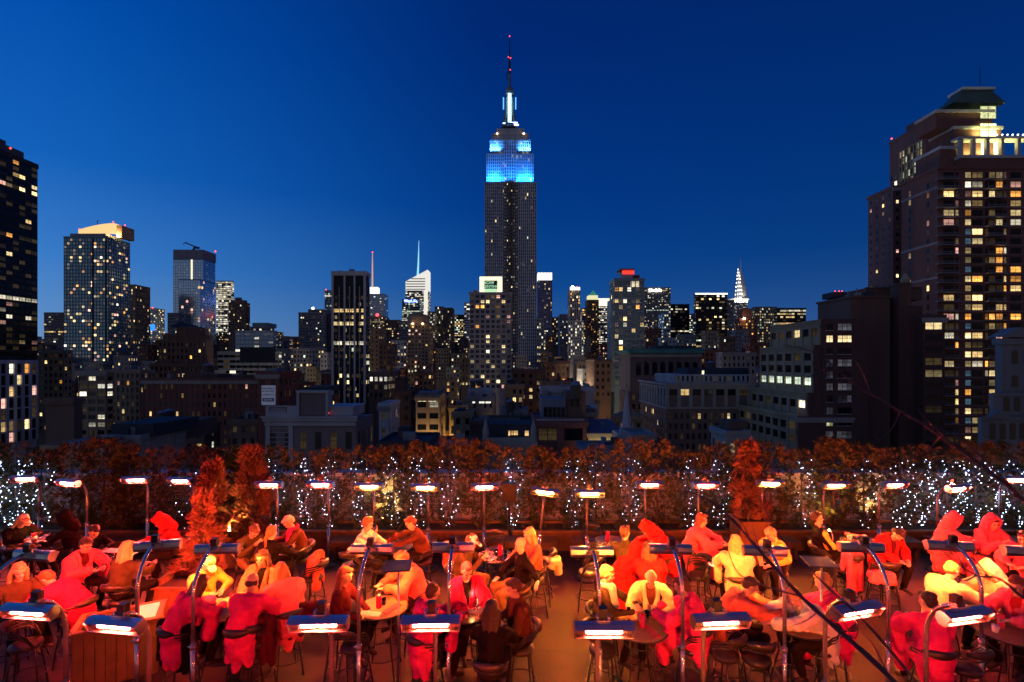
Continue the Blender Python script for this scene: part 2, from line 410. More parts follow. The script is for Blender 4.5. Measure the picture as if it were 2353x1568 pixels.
# ---- the tall art-deco tower with blue light
Z = 556
d = bld('esb', 'skyscraper', 'tallest stone skyscraper with blue lit crown and long antenna', 1114, 1233, 419, Z, 40, wall('tower_stone', (.50, .53, .58)), 880, 3.75, 2.25, .5, .74, .035, 'office', .5, near=False, top=0, seed=3, pier=wall('tower_pier', (.56, .60, .66)), tops=0, boost=.8)
def ebox(x0, x1, y0, y1, front, depth, nm, windows=True, lit=.06, bw=2.25):
    m = MB(); a = W(x0, y1 + 4, Z + front); b = W(x1, y0, Z + front); wn = []
    m.box(a.x, b.x, Z + front, Z + front + depth, a.z, b.z)
    if windows: facade(m, wn, (a.x, Z + front), (1, 0), (0, -1), b.x - a.x, a.z, b.z - 1, 3.75, bw, .46, .7, .8, lit, 'office', rnd, .0, a.z, boost=.7)
    m.box(a.x - .3, b.x + .3, Z + front - .55, Z + front, b.z - 1.2, b.z + .4)
    part(d, m, nm, wall('tower_stone', (.50, .53, .58))); wpart(d, 'window_rows', wn, 'stuff')
ebox(1118, 1158.5, 354, 419, 5, 30, 'upper_wing'); ebox(1186, 1226, 354, 419, 5, 30, 'upper_wing'); ebox(1158.5, 1186, 323, 419, 9, 24, 'upper_core', bw=2.6)
ebox(1126, 1158.4, 323, 354, 8, 24, 'crown_wing'); ebox(1186.1, 1219, 323, 354, 8, 24, 'crown_wing')
ebox(1130, 1215, 308, 323, 11, 20, 'crown_block', False); ebox(1141, 1204, 297, 308, 13, 16, 'crown_terrace', False)
# centre bay, recess shade painted as dark stone, and its window strips
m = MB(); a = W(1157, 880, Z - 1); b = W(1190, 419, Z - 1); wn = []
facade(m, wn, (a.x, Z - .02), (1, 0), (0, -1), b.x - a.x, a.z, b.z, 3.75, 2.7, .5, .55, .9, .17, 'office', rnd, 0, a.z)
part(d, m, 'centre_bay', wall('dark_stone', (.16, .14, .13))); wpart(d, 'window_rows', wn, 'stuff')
# lower setbacks to the right
for x0, x1, y0, fr in ((1233, 1248, 732, -4), (1248, 1253, 772, -6)):
    m = MB(); a = W(x0, 900, Z); b = W(x1, y0, Z); wn = []
    m.box(a.x, b.x, Z + fr, Z + 50, STREET, b.z); facade(m, wn, (a.x, Z + fr), (1, 0), (0, -1), b.x - a.x, a.z, b.z - 1, 3.75, 2.4, .45, .55, .5, .35, 'office', rnd, .1, a.z)
    part(d, m, 'lower_wing', STONE); wpart(d, 'window_rows', wn, 'stuff')
# mooring mast
m = MB(); cz = lambda y: W(1171, y, Z + 20 if y < 300 else Z + 12).z; cxm = W(1171, 300, Z + 20).x; yc = Z + 20; s = (Z + 20) / F
prof = [(20, 297), (19.5, 291), (13, 290), (12, 275), (9.5, 255), (8.2, 240), (7.6, 222), (7.4, 219), (10.5, 218), (10.5, 211), (8.5, 210), (8.2, 205), (4, 203), (2.8, 196), (2.8, 170)]
m.lathe([(r * s, cz(y) - cz(297)) for r, y in prof], (cxm, yc, cz(297)), 16)
for k in range(4):
    x, y = math.cos(R(45 + 90 * k)), math.sin(R(45 + 90 * k))
    m.tube([(cxm + x * 19 * s, yc + y * 19 * s, cz(294)), (cxm + x * 12 * s, yc + y * 12 * s, cz(262)), (cxm + x * 9 * s, yc + y * 9 * s, cz(228))], [1.6, 1.3, 1], 6)
part(d, m, 'mast', wall('mast_metal', (.25, .24, .24), .5))
m = MB(); m.tube([(cxm, yc, cz(172)), (cxm, yc, cz(135)), (cxm, yc, cz(110)), (cxm, yc, cz(86))], [1.5, 1.1, .55, .25], 8); m.tube([(cxm - 3, yc, cz(185)), (cxm - 3, yc, cz(165))], .5, 6)
part(d, m, 'antenna', DARK)
for y, x in ((86, 1171), (134, 1168), (136, 1173), (163, 1172)): part(d, MB().ball((W(x, y, Z).x, yc - 2, cz(y)), .6, 8, 6), 'red_beacon', REDL)
cyan = glow('mast_light', (.35, .85, 1), 5)
part(d, MB().box(cxm - 3.4 * s, cxm + 3.4 * s, yc - 13 * s, yc - 12.2 * s, cz(287), cz(222)), 'mast_window_strip', cyan)
for sx in (-1, 1): part(d, MB().box(cxm + sx * 14 * s - .6, cxm + sx * 14 * s + .6, yc - 2, yc, cz(252), cz(226)), 'side_window_strip', glow('mast_side_light', (.1, .4, 1), 2))
vio = glow('ring_light', (.35, .5, 1), 7)
for x0, x1, y0, y1 in ((1161, 1192, 293.5, 296.5), (1155, 1166, 290.5, 292.2), (1172, 1189, 289, 292)): part(d, MB().box(W(x0, 0, Z).x, W(x1, 0, Z).x, Z + 11.6, Z + 12, cz(y1), cz(y0)), 'ring_light', vio)
def flood(d, loc, rot, sx, sy, P, col, nm='floodlight', spread=180):
    l = bpy.data.lights.new(nm, 'AREA'); l.shape = 'RECTANGLE'; l.size = sx; l.size_y = sy; l.energy = P; l.color = col; l.spread = R(spread)
    o = bpy.data.objects.new(nm, l); COL.objects.link(o); o.location = Vector(loc) - d['off']; o.rotation_euler = rot; o.parent = d['root']; return o
BLU_L = (.012, .22, 1.0)
for x0, x1 in ((1118, 1150), (1192, 1226)):
    xa, xb = W(x0, 0, Z).x, W(x1, 0, Z).x
    flood(d, ((xa + xb) / 2, Z + 1.2, W(0, 418, Z).z), (R(171), 0, 0), xb - xa, 1.2, 26000, BLU_L, spread=110)
    flood(d, ((xa + xb) / 2, Z + 5.2, cz(353)), (R(170), 0, 0), (xb - xa) * .9, 1.0, 14000, (.07, .36, 1), spread=120)
for x in (1163, 1183): flood(d, (W(x, 0, Z).x, Z + 2.5, W(0, 417, Z).z), (R(171), 0, 0), 8, 1.0, 5000, BLU_L, spread=100)
for x in (1142, 1204): part(d, MB().ball((W(x, 0, Z).x, Z + 10, cz(309)), .8, 8, 6), 'lamp', glow('roof_lamp', (1, .6, .3), 12))

# ---- left group
d = bld('b1', 'glass_tower', 'dark glass tower cut by the frame above a white grid podium', -160, -18, 340, 231, 22, DARK, 826, 3.05, 3.1, .93, .6, .09, 'home', .12, .06, front=False, top=1.2, seed=21, pier=DARK)
m = MB(); e = d; m.box(e['X0'], e['X1'] - 3, e['Y0'] + 1, e['Y1'] - 4, e['zt'], e['zt'] + 5.5); m.box(e['X0'], e['X1'] - 8, e['Y0'] + 1, e['Y1'] - 8, e['zt'] + 5.5, e['zt'] + 9.5); part(d, m, 'plant_room', wall('plant_panel', (.15, .14, .2)))
part(d, MB().box(e['X0'], e['X1'] - 9, e['Y0'] + .6, e['Y0'] + .9, e['zt'] + 9.0, e['zt'] + 9.6), 'red_light_strip', glow('red_strip', (1, .02, .05), .6)); beacon(d, 24, 341, 231, .9)
d = bld('b1p', 'podium_building', 'white grid podium of stacked window openings beneath the dark glass tower', -160, -44, 830, 226, 26.6, WHITE, 1030, 5.6, 3.6, .62, .86, .3, 'home', .7, near=False, seed=8, wm2=None)
d = bld('b2', 'condo_tower', 'teal glass condominium tower with glowing arched crown', 147, 250, 545, 420, 23, TEAL, 870, 3.02, 2.6, .86, .62, .17, 'home', .3, 0, seed=17, pier=wall('bronze', (.16, .15, .15)), glass=TEALGLASS)
BIS = glow('crown_glow', (1, .62, .26), 1.1)
m = MB(); Zc = 424
for k in range(10):
    t0, t1 = k / 10, (k + 1) / 10; x0, x1 = 180 + 82 * t0, 180 + 82 * t1
    y0 = 528 - 15 * math.sin(t0 * 1.5); y1 = 528 - 15 * math.sin(t1 * 1.5)
    a, b, c, e = W(x0, 538, Zc), W(x1, 538, Zc), W(x1, y1, Zc), W(x0, y0, Zc)
    m.quad(a, b, c, e); m.quad((e.x, Zc, e.z), (c.x, Zc, c.z), (c.x, Zc + 16, c.z), (e.x, Zc + 16, e.z), 1)
a = W(262, 538, Zc); b = W(262, 513, Zc); m.quad((a.x, Zc, a.z), (a.x, Zc + 16, a.z), (b.x, Zc + 16, b.z), (b.x, Zc, b.z), 0)
part(d, m, 'arched_crown', [BIS, LEAD])
m = MB(); pxbox(161, 243, 537, 546, 421, 18, m); part(d, m, 'roof_screen', GREY)
m = MB(); pxbox(268, 280, 518, 546, 424, 14, m); part(d, m, 'crown_fin', wall('tan_panel', (.5, .36, .22))); flood(d, (W(264, 0, 423).x, 422.5, W(0, 545, 423).z), (R(150), 0, 0), 6, 1, 5000, (1, .6, .25))
for x, y in ((260, 510), (287, 518), (183, 527)): beacon(d, x, y, 424, .6)
m = MB(); m.tube([W(224, 516, 424), W(224, 506, 424)], .25, 6); m.tube([W(222, 511, 424), W(228, 507, 424)], .2, 6); part(d, m, 'antenna', DARK)
for x in (211, 241): # proud dark strips painted in for the shade of recessed slots
    part(d, pxbox(x, x + 3.5, 548, 870, 419.6, .5, MB()), 'shade_strip', DARK)
bld('b3', 'office_slab', 'plain dark slab far beside the teal condominium tower', 101, 150, 719, 700, 40, wall('slab_brown', (.3, .24, .24)), 790, 3.5, 3.5, .9, .45, .05, 'office', .0, .05)
bld('b4', 'stone_tower', 'stepped stone tower peeping out behind the teal condominium', 286, 311, 655, 640, 26, BUFF, 800, 4, 2.6, .5, .6, .12, 'home', .3)
d = bld('b5', 'glass_tower', 'distant glass tower with blue screen and red roof beacons', 321, 357, 709, 900, 24, BLUEG, 800, 3.6, 3, .8, .6, .22, 'home', .2, glass=TEALGLASS)
part(d, pxbox(344, 356, 746, 760, 899, .4, MB()), 'blue_screen', glow('blue_screen', (.02, .18, 1), 2.2))
for x in (331, 337, 344, 351): beacon(d, x, 708, 900, .7)
bld('b5b', 'glass_tower', 'narrow violet glass tower beside the one with the blue screen', 312, 321, 715, 930, 24, wall('violet_glass', (.35, .3, .4), .3), 800, 3.6, 3, .8, .6, .1, 'home', .2)
d = bld('b6', 'glass_tower', 'sky reflecting glass tower with grey roof band and crane', 398, 467, 595, 720, 29, BLUEG, 760, 4, 3.6, .9, .86, .01, 'cool', .15, 0, tops=1, seed=4, glass=SKYGLASS)
m = MB(); pxbox(398, 467, 574, 594, 718.5, 31, m); part(d, m, 'roof_band', wall('band', (.36, .33, .36)))
m = MB(); s = 740 / F; m.tube([W(455, 570, 740), W(428, 559, 740)], 1.0, 6); m.tube([W(428, 557, 740), W(421, 561, 740)], .7, 6); m.tube([W(444, 575, 740), W(449, 566, 740)], 1.6, 6); m.box(W(450, 0, 740).x, W(457, 0, 740).x, 738, 742, W(0, 572, 740).z, W(0, 568, 740).z); part(d, m, 'crane', DARK)
part(d, pxbox(438.5, 442, 597, 645, 719.5, .6, MB()), 'stair_light', glow('stair_light', (1, .85, .55), 1.3)); beacon(d, 495, 578, 720, .7)
bld('b6b', 'glass_tower', 'lower teal glass block before the tower with the crane', 411, 460, 643, 700, 36, mat('wall_teal_pale', (.20, .36, .42), .2, 0, .25, .2, spec=.9), 780, 4, 3.4, .9, .85, .05, 'home', .15, glass=SKYGLASS)
bld('b6c', 'office_block', 'small pale office block with ribbed front left of a pyramid roof', 385, 408, 720, 600, 24, GREY, 790, 4, 3, .6, .6, .08, 'office', .2)
bld('b7', 'glass_tower', 'glass tower with every floor glowing yellow white', 497, 531, 646, 1000, 10, wall('lit_glass', (.4, .38, .3), .3), 790, 4.2, 4, .96, .66, .62, 'white', .2, .5, boost=.8)
d = bld('b8', 'stone_tower', 'brown stone tower with small roof cap and scattered lights', 525, 566, 697, 600, 8, BROWN, 770, 3.8, 2.6, .45, .5, .15, 'office', .3)
m = MB(); pxbox(530, 562, 690, 697, 602, 6, m); pxbox(540, 552, 684, 690, 603, 4, m); part(d, m, 'roof_cap', BROWN)
bld('b9', 'office_block', 'modern white office block with long ribbon windows', 541, 628, 761, 430, 6, wall('white_band', (.6, .62, .6)), 850, 3.6, 4, .97, .5, .05, 'white', .25, .06, glass=TEALGLASS)
d = bld('b9b', 'office_block', 'grey block with a stepped glowing top on the skyline', 575, 622, 752, 520, 8, GREY, 800, 3.6, 3, .7, .5, .25, 'white', .2); m = MB(); pxbox(580, 615, 742, 752, 524, 20, m); part(d, m, 'roof_cap', wall('teal_panel', (.3, .4, .38)))
bld('b9c', 'office_block', 'low white block with ribbon windows under a black billboard', 500, 640, 810, 330, 4, wall('white_band', (.6, .62, .6)), 870, 3.5, 4, .97, .5, .04, 'white', .25, .15)
d = bld('b10', 'stepped_building', 'brown stepped building with black pyramid roof', 345, 478, 837, 300, 5, BROWN, 880, 4, 2.7, .5, .5, .06, 'home', .3, near=False)
for x0, x1, y0, y1, f, dp in ((356, 467, 781, 837, 3, 7), (362, 460, 768, 781, 5, 8), (390, 443, 752, 768, 6, 10)):
    m = MB(); a = W(x0, y1, 300); b = W(x1, y0, 300); wn = []; m.box(a.x, b.x, 300 + f, 300 + f + dp, a.z, b.z); m.box(a.x - .4, b.x + .4, 300 + f - .4, 300 + f, b.z - .8, b.z + .3)
    facade(m, wn, (a.x, 300 + f), (1, 0), (0, -1), b.x - a.x, a.z, b.z - .8, 3.9, 2.6, .45, .5, .25, .07, 'home', rnd, 0, a.z); part(d, m, 'upper_tier', BROWN); wpart(d, 'window_rows', wn, 'stuff')
m = MB(); a = W(389, 752, 306); b = W(444, 752, 306); ap = W(416, 739, 312); q = [(a.x, 306, a.z), (b.x, 306, a.z), (b.x, 319, a.z), (a.x, 319, a.z)]
for i in range(4): m.poly([q[i], q[(i + 1) % 4], tuple(ap)])
part(d, m, 'pyramid_roof', ROOF)
d = bld('b11', 'brick_block', 'long dark red brick block with rows of small paired windows', 328, 634, 873, 190, 4, RED, 1050, 3.5, 2.1, .42, .5, .035, 'home', .18, near=True, side=False)
for x0, x1, y in ((420, 500, 860), (548, 592, 862), (500, 560, 868)): part(d, pxbox(x0, x1, y, 874, 196, 10, MB()), 'roof_house', BRICK)
d = bld('b12', 'office_building', 'stone office building with rows of bright white lit windows', 181, 244, 857, 230, 4, BUFF, 1015, 3.6, 3.7, .78, .55, .22, 'white', .3, .22, near=True, seed=12)
m = MB(); a = W(181, 857, 230); b = W(244, 852, 230); m.box(a.x - .8, b.x + .8, 229, 230, a.z - 1, b.z); part(d, m, 'cornice', STONE)
bld('b12b', 'office_building', 'tan building with narrow piers beside the white lit office', 246, 322, 852, 250, 10, TAN, 1010, 3.6, 2.4, .5, .6, .08, 'home', .35)
bld('b13', 'office_building', 'olive brick building with small paired windows beneath the slab', 89, 146, 806, 270, 5, TAN, 1000, 3.6, 3, .5, .5, .10, 'home', .25)
bld('b14', 'brick_block', 'blank dark brick wall building with a pale edge strip', 104, 170, 919, 150, 3, BROWN, 920, 3.4, 3, .4, .5, 0, 'home', 0)
d = bld('b15', 'ornate_building', 'small ornate building with five arched windows and a cornice', 240, 323, 1006, 95, 13, STONE, 1050, 3.2, 1.4, .55, .7, .0, 'home', .18, near=True)
m = MB(); a = W(238, 1008, 95); b = W(325, 1003, 95); m.box(a.x - .3, b.x + .3, 94.2, 95, a.z - .2, b.z); part(d, m, 'cornice', STONE)
part(d, pxbox(255, 352, 975, 1004, 97, 14, MB()), 'roof_house', ROOF); part(d, pxbox(330, 425, 972, 1010, 110, 12, MB()), 'roof_house', BRICK)
d = bld('b16', 'low_building', 'low flat roofed building with pale parapet behind the hedge', 100, 238, 1030, 88, 10, BUFF, 1040, 3, 3, .4, .5, 0, 'home', 0)
part(d, pxbox(150, 210, 1016, 1030, 91, 5, MB()), 'roof_house', GREY)
# billboard
t = empty('billboard', W(592, 862, 190)); tag(t, 'black billboard on a steel frame above the red brick block', 'billboard')
o0 = Vector(t.location); a = W(552, 834, 190) - o0; b = W(632, 798, 190) - o0
MB().box(a.x, b.x, -.3, .3, a.z, b.z).build('board', DARK, t)
for x in (556, 575, 592, 610, 628):
    q = W(x, 834, 190) - o0; MB().tube([(q.x, .5, q.z), (q.x - .5, 1.5, 0)], .12, 6).build('post', DARK, t)
# advertising sign with lettering
t = empty('advertising_sign', W(616, 908, 138)); tag(t, 'white advertising sign with blue lettering on a brick wall', 'sign')
d = bld('b18', 'brick_block', 'brick building carrying the white advertising sign', 592, 640, 858, 140, 14, RED, 940, 3.4, 2.6, .4, .5, .02, 'home', .1); part(d, pxbox(612, 636, 846, 857, 143, 5, MB()), 'roof_house', LEAD)
o0 = Vector(t.location); a = W(601, 931, 138) - o0; b = W(632, 886, 138) - o0; u = 138 / F
MB().box(a.x, b.x, 0, .3, a.z, b.z).build('board', mat('sign_white', (.75, .78, .85), .5, 0, 0, emit=(.55, .62, .8), es=.10), t)
SB = mat('sign_blue', (.02, .05, .25), .6, 0, 0)
for k, (tx, y, sz) in enumerate((('FOR SPACE', 893.5, 5.6), ('IN THIS AREA', 899.5, 4.6), ('212.684.7573', 907.5, 5.0))): sign_text(t, tx, (W(616.5, y, 138).x - o0.x, -.04, W(0, y, 138).z - o0.z), sz * u, SB)
a = W(603.5, 923, 138) - o0; b = W(629.5, 915, 138) - o0; MB().box(a.x, b.x, -.06, 0, a.z, b.z).build('name_band', SB, t)
sign_text(t, 'JUSTIN', (W(616.5, 919, 138).x - o0.x, -.10, W(0, 919, 138).z - o0.z), 6.5 * u, mat('sign_letter', (.8, .8, .85), .5, 0, 0, emit=(.6, .65, .8), es=.10))

# pale parapet building in front
d = bld('b19', 'apartment_building', 'pale stone and brick building with balustrade and blank roof panel', 610, 819, 966, 100, 12, wall('b19_brick', (.34, .26, .24), .85, .3, .5), 1060, 5.1, 3.1, .42, .68, .03, 'cool', .12, near=True, top=0, seed=6, tops=.7)
m = MB(); a = W(607, 968, 100); b = W(822, 957, 100); m.box(a.x, b.x, 99.2, 100, a.z, b.z); m.box(a.x + .3, b.x - .3, 99.5, 100, a.z - .9, a.z - .15); m.box(a.x - .2, b.x + .2, 98.9, 99.2, b.z - .25, b.z + .1); part(d, m, 'cornice', PALE)
m = MB(); a = W(610, 1060, 99.7); b = W(673, 968, 99.7); m.box(a.x, a.x + .9, 99.7, 100, a.z, b.z); m.box(b.x - .9, b.x, 99.7, 100, a.z, b.z)
for k in range(9): z = a.z + k * .95; m.box(a.x + .9, b.x - .9, 99.85, 100, z, z + .12)
part(d, m, 'stone_quoin', PALE)
m = MB(); pxbox(610, 682, 950, 957, 100, .5, m); pxbox(610, 682, 933, 936, 100, .5, m)
for k in range(22):
    c = W(619 + k * 1.75, 950, 100.25); 
    m.lathe([(.07, 0), (.11, .25), (.05, .6), (.08, 1.1)], (c.x, c.y, c.z), 8)
for x in (610, 659): pxbox(x, x + 8 + (14 if x > 620 else 0), 936, 950, 100, .5, m)
part(d, m, 'balustrade', PALE)
m = MB(); pxbox(682, 753, 902, 957, 100.2, 1.5, m); part(d, m, 'roof_panel', wall('panel_brick', (.30, .22, .2)))
m = MB(); pxbox(681, 687, 902, 957, 99.9, 1.9, m); pxbox(748, 754, 902, 957, 99.9, 1.9, m); pxbox(680, 755, 898, 903.5, 99.8, 2.1, m); part(d, m, 'panel_frame', PALE)
m = MB(); pxbox(743, 811, 938, 957, 100.5, 8, m); pxbox(742, 812, 934.5, 938, 100.3, 8.4, m); part(d, m, 'roof_house', PALE)
wpart(d, 'window', [([W(757 - 10, 954, 100.45), W(765 - 10, 954, 100.45), W(765 - 10, 942, 100.45), W(757 - 10, 942, 100.45)], (0, 0, 0), 1.1)])
part(d, MB().ball(W(754.5, 949.5, 100.2), .12, 8, 6), 'red_beacon', REDL)
part(d, pxbox(698, 752, 889, 900, 112, 8, MB()), 'roof_dome', ROOF)

# ---- middle left group
d = bld('b20', 'office_tower', 'wide dark office tower with stepped shoulders and one bright row', 686, 708, 719, 650, 36, GREY, 800, 3.7, 2.4, .6, .45, .04, 'office', .2)
m = MB(); wn = []; a = W(708, 800, 646); b = W(747, 711, 646); m.box(a.x, b.x, 646, 680, a.z - 30, b.z); facade(m, wn, (a.x, 646), (1, 0), (0, -1), b.x - a.x, a.z, b.z - 1, 3.7, 2.4, .6, .45, .2, .08, 'office', rnd, .08, a.z); part(d, m, 'main_block', GREY); wpart(d, 'window_rows', wn, 'stuff')
m = MB(); a = W(747, 800, 652); b = W(764, 722, 652); m.box(a.x, b.x, 652, 686, a.z - 30, b.z); part(d, m, 'shoulder', wall('dark_stone', (.16, .14, .13))); part(d, MB().ball(W(719, 709, 648), 1.6, 8, 6), 'roof_lamp', glow('roof_lamp', (1, .6, .3), 12))
bld('b20b', 'office_block', 'broad low stone block with lit cornice below the wide tower', 668, 745, 802, 420, 5, STONE, 870, 3.7, 2.5, .5, .5, .14, 'office', .2, .05)
bld('b20c', 'apartment_block', 'pale slab whose edge glows from the lit street', 736, 752, 812, 380, 22, PALE, 880, 3.6, 3, .4, .5, .0, 'office', .2)
d = bld('b21', 'glass_tower', 'teal glass tower half hidden behind the black striped tower', 746, 790, 668, 1000, 30, TEAL, 800, 4, 3.5, .9, .6, .15, 'cool', .2, .1, glass=TEALGLASS); beacon(d, 749, 666, 1000, .6)
d = bld('b22', 'striped_tower', 'black tower striped by tall white piers', 764, 841, 625, 260, 6.5, DARK, 930, 3.45, 1.25, .88, .55, .06, 'office', .06, .07, top=.3, seed=30, tops=11)
m = MB()
for x, w in ((765, 5), (780, 1.2), (792.5, 4), (804, 1.2), (815.5, 4), (827, 1.2), (838.5, 5)):
    big = w > 2; a = W(x - w / 2, 930, 260); b = W(x + w / 2, 634 if big else 659, 260); m.box(a.x, b.x, 259.3, 260.3, a.z, b.z)
part(d, m, 'white_pier', wall('pier_stone', (.80, .72, .66)))
m = MB(); a = W(763, 634, 260); b = W(842, 624, 260); m.box(a.x - .2, b.x + .2, 259.0, 267, a.z, b.z); part(d, m, 'roof_band', wall('pier_stone', (.80, .72, .66)))
d = bld('b23', 'glass_tower', 'glass tower with white lattice top and orange antenna spire', 838, 883, 676, 1300, 40, BLUEG, 770, 4.2, 4, .9, .6, .05, 'cool', .2, glass=SKYGLASS)
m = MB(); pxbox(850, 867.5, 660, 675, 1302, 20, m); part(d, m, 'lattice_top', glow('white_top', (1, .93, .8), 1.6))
m = MB(); m.tube([W(855.8, 660, 1310), W(855.8, 610, 1310), W(855.8, 580, 1310)], [2.4, 1.6, .7], 8); part(d, m, 'antenna_spire', glow('orange_spire', (1, .50, .26), .75)); beacon(d, 856, 580, 1310, .6)
d = bld('b24', 'department_store', 'old stone building with a red star lamp on its roof', 850, 883, 728, 1000, 40, BUFF, 780, 3.9, 3, .5, .5, .3, 'office', .2, .1); part(d, MB().ball(W(867, 724, 1000), 3.2, 8, 6), 'star_lamp', glow('star_lamp', (1, .04, .04), 6))
bld('b25', 'office_block', 'brown office block with small lights beside the red star', 883, 917, 736, 800, 36, BROWN, 800, 3.8, 3, .5, .5, .14, 'home', .2)
d = bld('b27', 'glass_tower', 'teal glass tower topped by a blue lit sign', 924, 964, 688, 1100, 40, TEAL, 760, 4, 3.6, .9, .55, .35, 'cool', .2, .2)
sign_text(d['root'], 'MetLife', Vector((W(944, 0, 1099).x, 1098.4, W(0, 692, 1099).z)) - d['off'], 9.5, glow('blue_letters', (.22, .3, 1), 5), ext=.2)
d = bld('b26', 'crystal_tower', 'white crystalline tower with sloping top and turquoise spire', 932, 983, 668, 1350, 45, wall('crystal', (.55, .58, .6), .3), 760, 4.3, 5, .95, .6, .4, 'white', .2, .3, top=0)
m = MB(); Zb = 1350; a, b, c, e = W(932, 668, Zb), W(983, 668, Zb), W(983, 620, Zb), W(932, 647, Zb)
m.quad(a, b, c, e, 0); m.quad((e.x, Zb, e.z), (c.x, Zb, c.z), (c.x, Zb + 45, c.z), (e.x, Zb + 45, e.z), 0); m.quad((b.x, Zb, b.z), (b.x, Zb + 45, b.z), (c.x, Zb + 45, c.z), (c.x, Zb, c.z), 0); m.quad((a.x, Zb + 45, a.z), (a.x, Zb, a.z), (e.x, Zb, e.z), (e.x, Zb + 45, e.z), 0)
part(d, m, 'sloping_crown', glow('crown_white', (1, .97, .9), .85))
m = MB()
for k in range(5): y = 664 - k * 6; x1 = 983; x0 = max(933, 932 + (647 - y) * 1.85 if y < 647 else 933); pxbox(x0, x1 - 6, y, y + 2, 1349.5, .4, m)
part(d, m, 'crown_floor_band', wall('dark_stone', (.16, .14, .13)))
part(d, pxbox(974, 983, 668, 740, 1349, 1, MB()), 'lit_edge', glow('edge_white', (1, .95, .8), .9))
m = MB(); m.tube([W(960, 634, 1360), W(961.5, 600, 1360), W(962.5, 553, 1360)], [3.2, 2.0, .5], 6); part(d, m, 'spire', glow('turquoise_spire', (.30, .75, .95), 1.1))
bld('b25b', 'office_block', 'dark ribbed block between the brown block and the residential tower', 917, 936, 739, 760, 30, GREY, 800, 3.8, 3, .6, .5, .12, 'cool', .2)
bld('b29', 'apartment_block', 'white gridded block with many small yellow windows', 899, 934, 784, 430, 24, WHITE, 850, 3.1, 2.6, .5, .5, .42, 'home', .2)
d = bld('b28', 'residential_tower', 'tan residential tower with rounded roof drum', 937, 984, 745, 420, 24, TAN, 880, 3.1, 3.0, .5, .45, .20, 'home', .25)
m = MB(); c = W(960, 745, 430); m.lathe([(9, 0), (9, 6), (8, 8), (5, 8.2), (5, 10)], (c.x, c.y, c.z), 20); part(d, m, 'roof_drum', TAN); part(d, MB().ball(W(948, 744, 419), .7, 8, 6), 'roof_lamp', glow('roof_lamp', (1, .6, .3), 12)); part(d, MB().ball(W(971, 744, 419), .7, 8, 6), 'roof_lamp', glow('roof_lamp', (1, .6, .3), 12))
bld('b30a', 'office_tower', 'stone tower with its flank lit by floodlight', 982, 999, 717, 900, 34, BUFF, 790, 3.9, 3, .5, .55, .45, 'white', .2)
bld('b30b', 'office_tower', 'dark tower of vertical ribs with a row of roof masts', 999, 1018, 705, 930, 34, GREY, 790, 3.9, 2.5, .5, .8, .14, 'office', .4)
bld('b30c', 'office_tower', 'brown ribbed tower with flat top next to the roof masts', 1018, 1039, 708, 900, 34, BROWN, 790, 3.9, 3, .5, .8, .16, 'office', .4)
bld('b31', 'office_tower', 'square dark office tower full of yellow lit floors', 1045, 1068, 724, 1000, 34, DARK, 790, 3.9, 3.6, .9, .55, .5, 'office', .2, .3)
bld('b32', 'office_tower', 'pale banded tower just left of the building with the rooftop sign', 1067, 1082, 696, 800, 30, WHITE, 800, 3.8, 4, .95, .5, .3, 'white', .2, .1)
d = bld('b33', 'apartment_tower', 'white gridded apartment tower with a large lit sign on its roof', 1079, 1175, 673, 300, 14, wall('grid_frame', (.50, .46, .44)), 900, 3.05, 3.15, .66, .62, .17, 'home', .3, seed=9, near=True, top=.4, pier=wall('grid_frame', (.50, .46, .44)), glass=DIMGLASS)
t = empty('rooftop_sign', W(1128, 672, 301)); tag(t, 'big lit rooftop sign reading NOW RENTING', 'sign'); o0 = Vector(t.location)
a = W(1102, 671, 301) - o0; b = W(1154, 636, 301) - o0; MB().box(a.x, b.x, 0, 1.5, a.z, b.z).build('light_box', glow('sign_glow', (1, .88, .55), 1.5), t)
a = W(1113, 664, 301) - o0; b = W(1143, 645, 301) - o0; MB().box(a.x, b.x, -.15, 0, a.z, b.z).build('dark_panel', mat('sign_dark', (.03, .05, .05), .5, 0, 0), t)
a = W(1113, 671, 301) - o0; b = W(1143, 664, 301) - o0; MB().box(a.x, b.x, -.15, 0, a.z, b.z).build('green_panel', glow('sign_green_panel', (.6, 1, .6), .9), t)
GL = glow('sign_letters', (.5, .95, .6), .9)
sign_text(t, 'NOW  3', (W(1128, 0, 301).x - o0.x, -.2, W(0, 650.3, 301).z - o0.z), 2.6, GL, ext=.03); sign_text(t, 'RENTING', (W(1128, 0, 301).x - o0.x, -.2, W(0, 659, 301).z - o0.z), 2.35, GL, ext=.03)

# ---- middle right group
d = bld('b35', 'office_tower', 'slim violet tower with bright white lantern crown', 1236, 1269, 644, 900, 26, wall('violet_stone', (.40, .36, .48)), 800, 4.3, 3.8, .5, .6, .12, 'office', .4, top=0)
m = MB()
for k in range(5): pxbox(1236 + k * 6.7, 1241.6 + k * 6.7, 627, 643, 899.5, 25, m)
part(d, m, 'lantern_crown', glow('lantern', (1, .96, .85), 2.0))
bld('b69', 'office_block', 'dark brown block with few lights behind the slim violet tower', 1269, 1286, 730, 800, 30, BROWN, 800, 3.9, 3, .5, .5, .2, 'office', .2); bld('b69b', 'office_block', 'teal topped grey block on the avenue skyline', 1287, 1309, 723, 720, 30, GREY, 800, 3.9, 3, .5, .5, .15, 'office', .2)
d = bld('b36', 'slim_tower', 'slim white striped tower with a starry roof light', 1310, 1333, 664, 600, 22, DARK, 830, 3.6, 2.4, .55, .7, .28, 'home', .5, pier=WHITE, seed=5)
